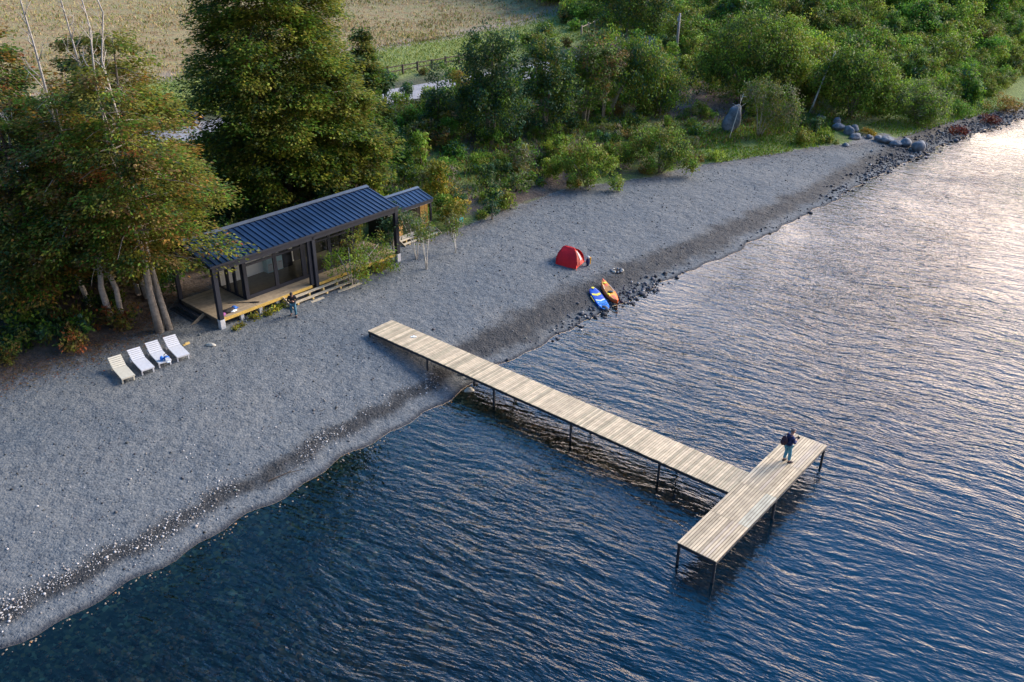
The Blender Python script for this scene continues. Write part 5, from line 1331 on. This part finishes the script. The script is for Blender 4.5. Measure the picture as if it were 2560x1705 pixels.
for i, (x, y, sc, lab) in enumerate(((-27.8, 43.9, 1.15, 'dark green bush at the left edge of the beach'), (-25.9, 44.6, 1.25, 'dark green bush at the beach edge, second from the left edge'))):
    o = place(UG[0], x, y, i * 2., sc, lab, 'bush', None)
    if 'group' in o: del o['group']
# roadside and far bushes beyond the road
RB = [make_proto(115, 'mound', 1.5, 1500, PAL_HILL, .25, .1), make_proto(116, 'mound', 1.4, 1300, [(DG, 2), (BR, 2), (OL, 2), (MG, 1)], .24)]
for s, t, md in scatter(34, lambda R: (R.uniform(24, 92), R.uniform(78.6, 82.2), R.uniform(.6, 1.1)) if R.rand() < .5 else (R.uniform(88, 118), R.uniform(78.5, 92), R.uniform(.8, 1.4)), 2.6):
    x, y = st2xy(s, t); place(RB[int(R0.rand() < .45)], x, y, R0.uniform(0, 6.28), md * .8, 'bush growing along the far side of the gravel road', 'bush', 'bushes along the far side of the road')
# thicket over the right hillside
HP = [make_proto(120, 'mound', 3.0, 8500, PAL_HILL, .28, .3, .25, 'thicket_tree'), make_proto(121, 'mound', 3.2, 8500, [(LG, 4.4), (MG, 3), (OL, 1.6), (DG, .6)], .28, .35, .25, 'thicket_tree'), make_proto(122, 'tall', 3.0, 6000, [(DG, 1.4), (MG, 3), (BG, 1), (OL, 1.2), (LG, 1)], .30, .3, .25, 'thicket_tree'),
      make_proto(123, 'droop', 3.3, 6500, [(MG, 3), (OL, 2), (LG, 2), (GG, 1)], .30, .5, .25, 'thicket_tree')]
def hill_region(R):
    s = R.uniform(92, 185); t = R.uniform(36, 135)
    lo = float(np.interp(s, [92, 98, 104, 112, 130, 160, 190], [55, 47, 38.6, 37.2, 37.5, 37.5, 37.5]))
    if t < lo or (s < 103 and 66 < t < 82) or (s < 100 and 55 < t < 68): return None, None, None
    if t > 82 and s < 104 + (t - 82) * .25: return None, None, None
    x, y = st2xy(s, t); dz_ = float(terr_st(s, t)) + 2 - CAMH; dp = y * cp - dz_ * sp
    if abs(x) / dp > .64 or (y * sp + dz_ * cp) / dp > .45: return None, None, None
    if (x - 37.6) ** 2 + (y - 98.6) ** 2 < 14 or (x - 25.6) ** 2 + (y - 99.4) ** 2 < 14: return None, None, None
    return s, t, R.uniform(.75, 1.3)
for s, t, md in scatter(298, hill_region, 3.05):
    x, y = st2xy(s, t); edge = t < 46
    place(HP[R0.choice(4, p=[.27, .33, .16, .24])], x, y, R0.uniform(0, 6.28), md * (.70 if edge else .95), 'dense rounded tree in the unbroken thicket covering the right hillside', 'tree', 'thicket trees on the right hillside', .3)
# weeds along the foot of the deck
WD = make_proto(130, 'mound', .24, 110, PAL_YEL, .15, .05, name='weed_clump')
for u, v, sc, lab in ((.9, -.55, .9, 'yellow-green weed clump in front of the left corner of the deck'), (2.0, -.35, 1.2, 'weed clump below the deck edge, left of the two yellow ones'), (2.85, -.45, 1.2, 'bright yellow weed clump under the deck edge left of the steps'), (3.5, -.35, 1.1, 'yellow weed clump under the deck edge nearest the steps'), (4.05, -.2, 1.2, 'tall yellow weed clump beside the left end of the steps'),
                      (.45, -.75, .8, 'small weed clump beside the left plinth'), (10.6, -.3, 1.5, 'yellow-green weed clump under the deck right of the steps'), (11.8, -.3, 1.7, 'large yellow-green weed clump under the right part of the deck'), (12.7, -.25, 1.4, 'yellow-green weed clump close to the right plinth')):
    q = cabw(u, v); place(WD, q.x, q.y, u * 3, sc, lab, 'weeds', 'weed clumps along the foot of the deck', .02)

# --- ground cover and meadow grass, too many blades to count
def blades(name, label, s, t, size, pal, R, up=1.2, mat='grass_blade', aspect=.28, mul=None):
    x, y = st2xy(s, t); n = len(s); P = np.stack([x, y, terr_st(s, t)], -1)
    A = R.normal(0, .55, (n, 3)); A[:, 2] = np.abs(A[:, 2]) * .4 + up; Nn = R.normal(0, 1, (n, 3)); Nn[:, 2] *= .3
    c_ = vary(R, pick(R, pal, n), .25, .1)
    if mul is not None: c_ = c_ * mul[:, None] * np.array([[1, 1, 1]])
    o = leaf_mesh(name, P, A, Nn, size, c_, mat, None, aspect); return tag(o, label, 'grass', None, 'stuff')
def covers():
    R = np.random.RandomState(9)
    n = 95000; s = R.uniform(2, 130, n); t = back(s) + R.uniform(.2, 1, n) ** 1.2 * (70 - back(s)); x, y = st2xy(s, t)
    k = R.rand(n) < np.clip(.55 + .5 * fnoise(x, y, .6, 5), .05, 1) * np.where(s < 22, .5, 1)
    k &= ~((((s - 84) / 4.) ** 2 + ((t - 54) / 4.) ** 2 < 1) & (R.rand(n) < .8)); s, t = s[k], t[k]
    blades('ground_cover', 'rough green and brown ground cover on the bank', s, t, R.uniform(.2, .55, len(s)), [(MG, 3), (OL, 2.4), (BR, 1.4), (LG, 1.2), (GG, 1.2), ((.15, .11, .07), 1.2)], R, .7)
    n = 95000; s = R.uniform(-30, 150, n); t = 97 + R.uniform(0, 1, n) ** 1.5 * 110; x, y = st2xy(s, t)
    cl = .6 * fnoise(x, y, 1.5, 12) + .7 * fnoise(x, y, .25, 4); k = R.rand(n) < np.clip(.5 + .6 * cl, .08, 1); s, t, cl = s[k], t[k], cl[k]
    brown = fnoise(x[k], y[k], .18, 21)
    blades('dry_grass', 'dry straw-coloured tussock grass over the sloping field', s, t, R.uniform(.22, .55, len(s)) * (1 + .25 * cl), [((.38, .30, .155), 4), ((.30, .21, .10), 2), ((.33, .30, .13), 2.4), ((.17, .20, .05), 3.5)], R, 1.0, aspect=.4, mul=np.clip(1 + .35 * brown, .55, 1.3))
    n = 26000; s = R.uniform(10, 125, n); t = R.uniform(82, 97.5, n)
    blades('meadow_grass', 'short yellow-green grass on the strip between road and dry field', s, t, R.uniform(.12, .35, n), [((.22, .28, .06), 3), ((.30, .32, .09), 2), ((.15, .22, .05), 2)], R, .8, aspect=.5)
    n = 14000; s = R.uniform(70, 122, n); t = back(s) + R.uniform(-.3, 7.5, n); x, y = st2xy(s, t)
    k = (fnoise(x, y, .5, 8) > -.35) & ~((np.abs(s - 91) < 3.5) & (t < 39.2)) & (((s - 82) / 11) ** 2 + ((t - 45) / 5) ** 2 < 1) | ((s > 95) & (t < 40.5) & (R.rand(n) < .8)); s, t = s[k], t[k]
    blades('shore_grass', 'low green grass on the flat between gravel and thicket', s, t, R.uniform(.12, .32, len(s)), [((.10, .20, .015), 3), ((.17, .25, .03), 2), ((.18, .17, .04), 1)], R, .8, aspect=.45)
    n = 2600; s = R.uniform(3, 21, n); t = back(s) + R.normal(-.2, 1.1, n); x, y = st2xy(s, t)
    P = np.stack([x, y, terr_st(s, t) + .02], -1); A = R.normal(0, 1, (n, 3)); A[:, 2] *= .1; Nn = R.normal(0, .2, (n, 3)); Nn[:, 2] = 1
    tag(leaf_mesh('fallen_leaves', P, A, Nn, R.uniform(.06, .14, n), vary(R, pick(R, [(BR, 3), (RU, 2), ((.2, .13, .05), 2)], n)), 'leaf', None, .6), 'brown fallen leaves on the gravel under the autumn trees', 'leaves', None, 'stuff')
covers()

# ------------------------------------------------------------------ fences, utility pole, tub, parked car
def fence(a, b, n, h, label, mat, rails=2, lean=.03):
    R = random.Random(5); T = empty('fence', (a[0], a[1], tz(*a)), 0, label, 'fence'); z0 = tz(*a); P = []
    for i in range(n):
        f = i / (n - 1); x, y = a[0] + (b[0] - a[0]) * f, a[1] + (b[1] - a[1]) * f; z = tz(x, y); P.append(Vector((x - a[0], y - a[1], z - z0)))
        MB().bar(P[-1] - Vector((0, 0, .3)), P[-1] + Vector((R.uniform(-lean, lean), R.uniform(-lean, lean), h * R.uniform(.92, 1.08))), .2).build('post', mat, T)
    for k in range(rails):
        zz = h * (.85 - .42 * k); m = MB()
        for i in range(n - 1): m.bar(P[i] + Vector((0, 0, zz + R.uniform(-.03, .03))), P[i + 1] + Vector((0, 0, zz)), .05, .13)
        m.build('rail', mat, T)
xy = lambda s, t: st2xy(s, t)
fence(xy(58, 82.4), xy(80, 82.8), 11, 1.15, 'dark wooden post and rail fence between the gravel road and the green meadow', 'fence_wood')
fence(xy(98, 84.5), xy(106, 86.5), 5, 1.2, 'pale wooden fence in the bushes behind the road near the utility pole', 'fence_pale', 1)
def pole():
    x, y = 20.2, 113.2; T = empty('utility_pole', (x, y, tz(x, y)), 0, 'tall grey utility pole standing beside the gravel road', 'utility pole')
    MB().tube([(0, 0, -.4), (.02, 0, 3.4), (.05, 0, 5.3)], [.17, .15, .12], 10).build('shaft', 'pole_wood', T, smooth=True)
    MB().tube([(-.2, 0, 4.45), (-.14, 0, 4.45), (-.14, 0, 4.75), (-.2, 0, 4.75)], .07, 8).build('insulator', 'concrete', T); MB().box(-.22, .3, -.04, .04, 4.9, 5.0).build('crossarm', 'pole_wood', T)
pole()
x, y = -4.1, 64.8; m = MB(); m.tube([(0, 0, 0), (0, 0, .22), (0, 0, .25)], [.26, .32, .34], 14); m.ell((0, 0, .25), (.26, .26, .03), 14, 4)
o = tag(m.build('tub', 'turquoise'), 'turquoise plastic tub lying at the edge of the scrub right of the shed', 'tub'); put(o, x, y)
def car():
    x, y = -30.2, 79.5; yaw = rad(38)
    T = empty('parked_car', (x, y, tz(x, y) + .1), yaw, 'dark blue car parked on the gravel road, seen through the trees', 'car')
    prof = [(-2.1, .45), (-2.1, .85), (-1.75, .98), (-1.1, 1.02), (-.55, 1.02), (.9, 1.0), (1.9, .88), (2.12, .7), (2.12, .4)]
    m = MB(); vs = [(px, s * (.86 if 1 < i < 7 else .8), pz) for i, (px, pz) in enumerate(prof) for s in (-1, 1)]; n = len(prof)
    m.add(vs, [(2 * i, 2 * i + 1, 2 * i + 3, 2 * i + 2) for i in range(n - 1)] + [tuple(2 * i for i in range(n))[::-1], tuple(2 * i + 1 for i in range(n)), (0, 2 * n - 2, 2 * n - 1, 1)])
    m.build('body', 'car_paint', T, bevel=.05)
    cab = [(-1.75, 1.0), (-1.3, 1.46), (.15, 1.5), (.95, 1.02)]
    m = MB(); m.add([(px, s * (.8 if pz < 1.1 else .66), pz) for px, pz in cab for s in (-1, 1)], [(0, 2, 3, 1), (2, 4, 5, 3), (4, 6, 7, 5), (0, 6, 4, 2), (1, 3, 5, 7)]); m.build('cabin_shell', 'car_paint', T)
    m = MB(); m.add([(.22, -.6, 1.475), (.22, .6, 1.475), (.9, .72, 1.06), (.9, -.72, 1.06)], [(0, 1, 2, 3)]); o = m.build('windscreen', 'lamp_glass', T); o.location.z = .012; o.location.x = .012
    m = MB(); m.add([(-1.34, -.58, 1.44), (-1.34, .58, 1.44), (-1.72, .7, 1.05), (-1.72, -.7, 1.05)], [(0, 1, 2, 3)]); o = m.build('rear_window', 'device_black', T); o.location.x = -.015
    for s in (-1, 1):
        m = MB(); m.add([(-1.2, s * .68, 1.42), (.1, s * .68, 1.45), (.75, s * .79, 1.08), (-1.55, s * .79, 1.08)], [(0, 1, 2, 3)]); o = m.build('side_window', 'device_black', T); o.location.y = .014 * s
        for px in (-1.3, 1.35):
            w_ = MB().tube([(px, s * .66, .33), (px, s * .88, .33)], .33, 18).build('wheel', 'tyre', T); MB().tube([(px, s * .881, .33), (px, s * .892, .33)], .19, 12).build('rim', 'concrete', w_)
        MB().ell((2.08, s * .6, .72), (.06, .16, .09), 10, 6).build('headlight', 'lamp_glass', T, smooth=True)
car()
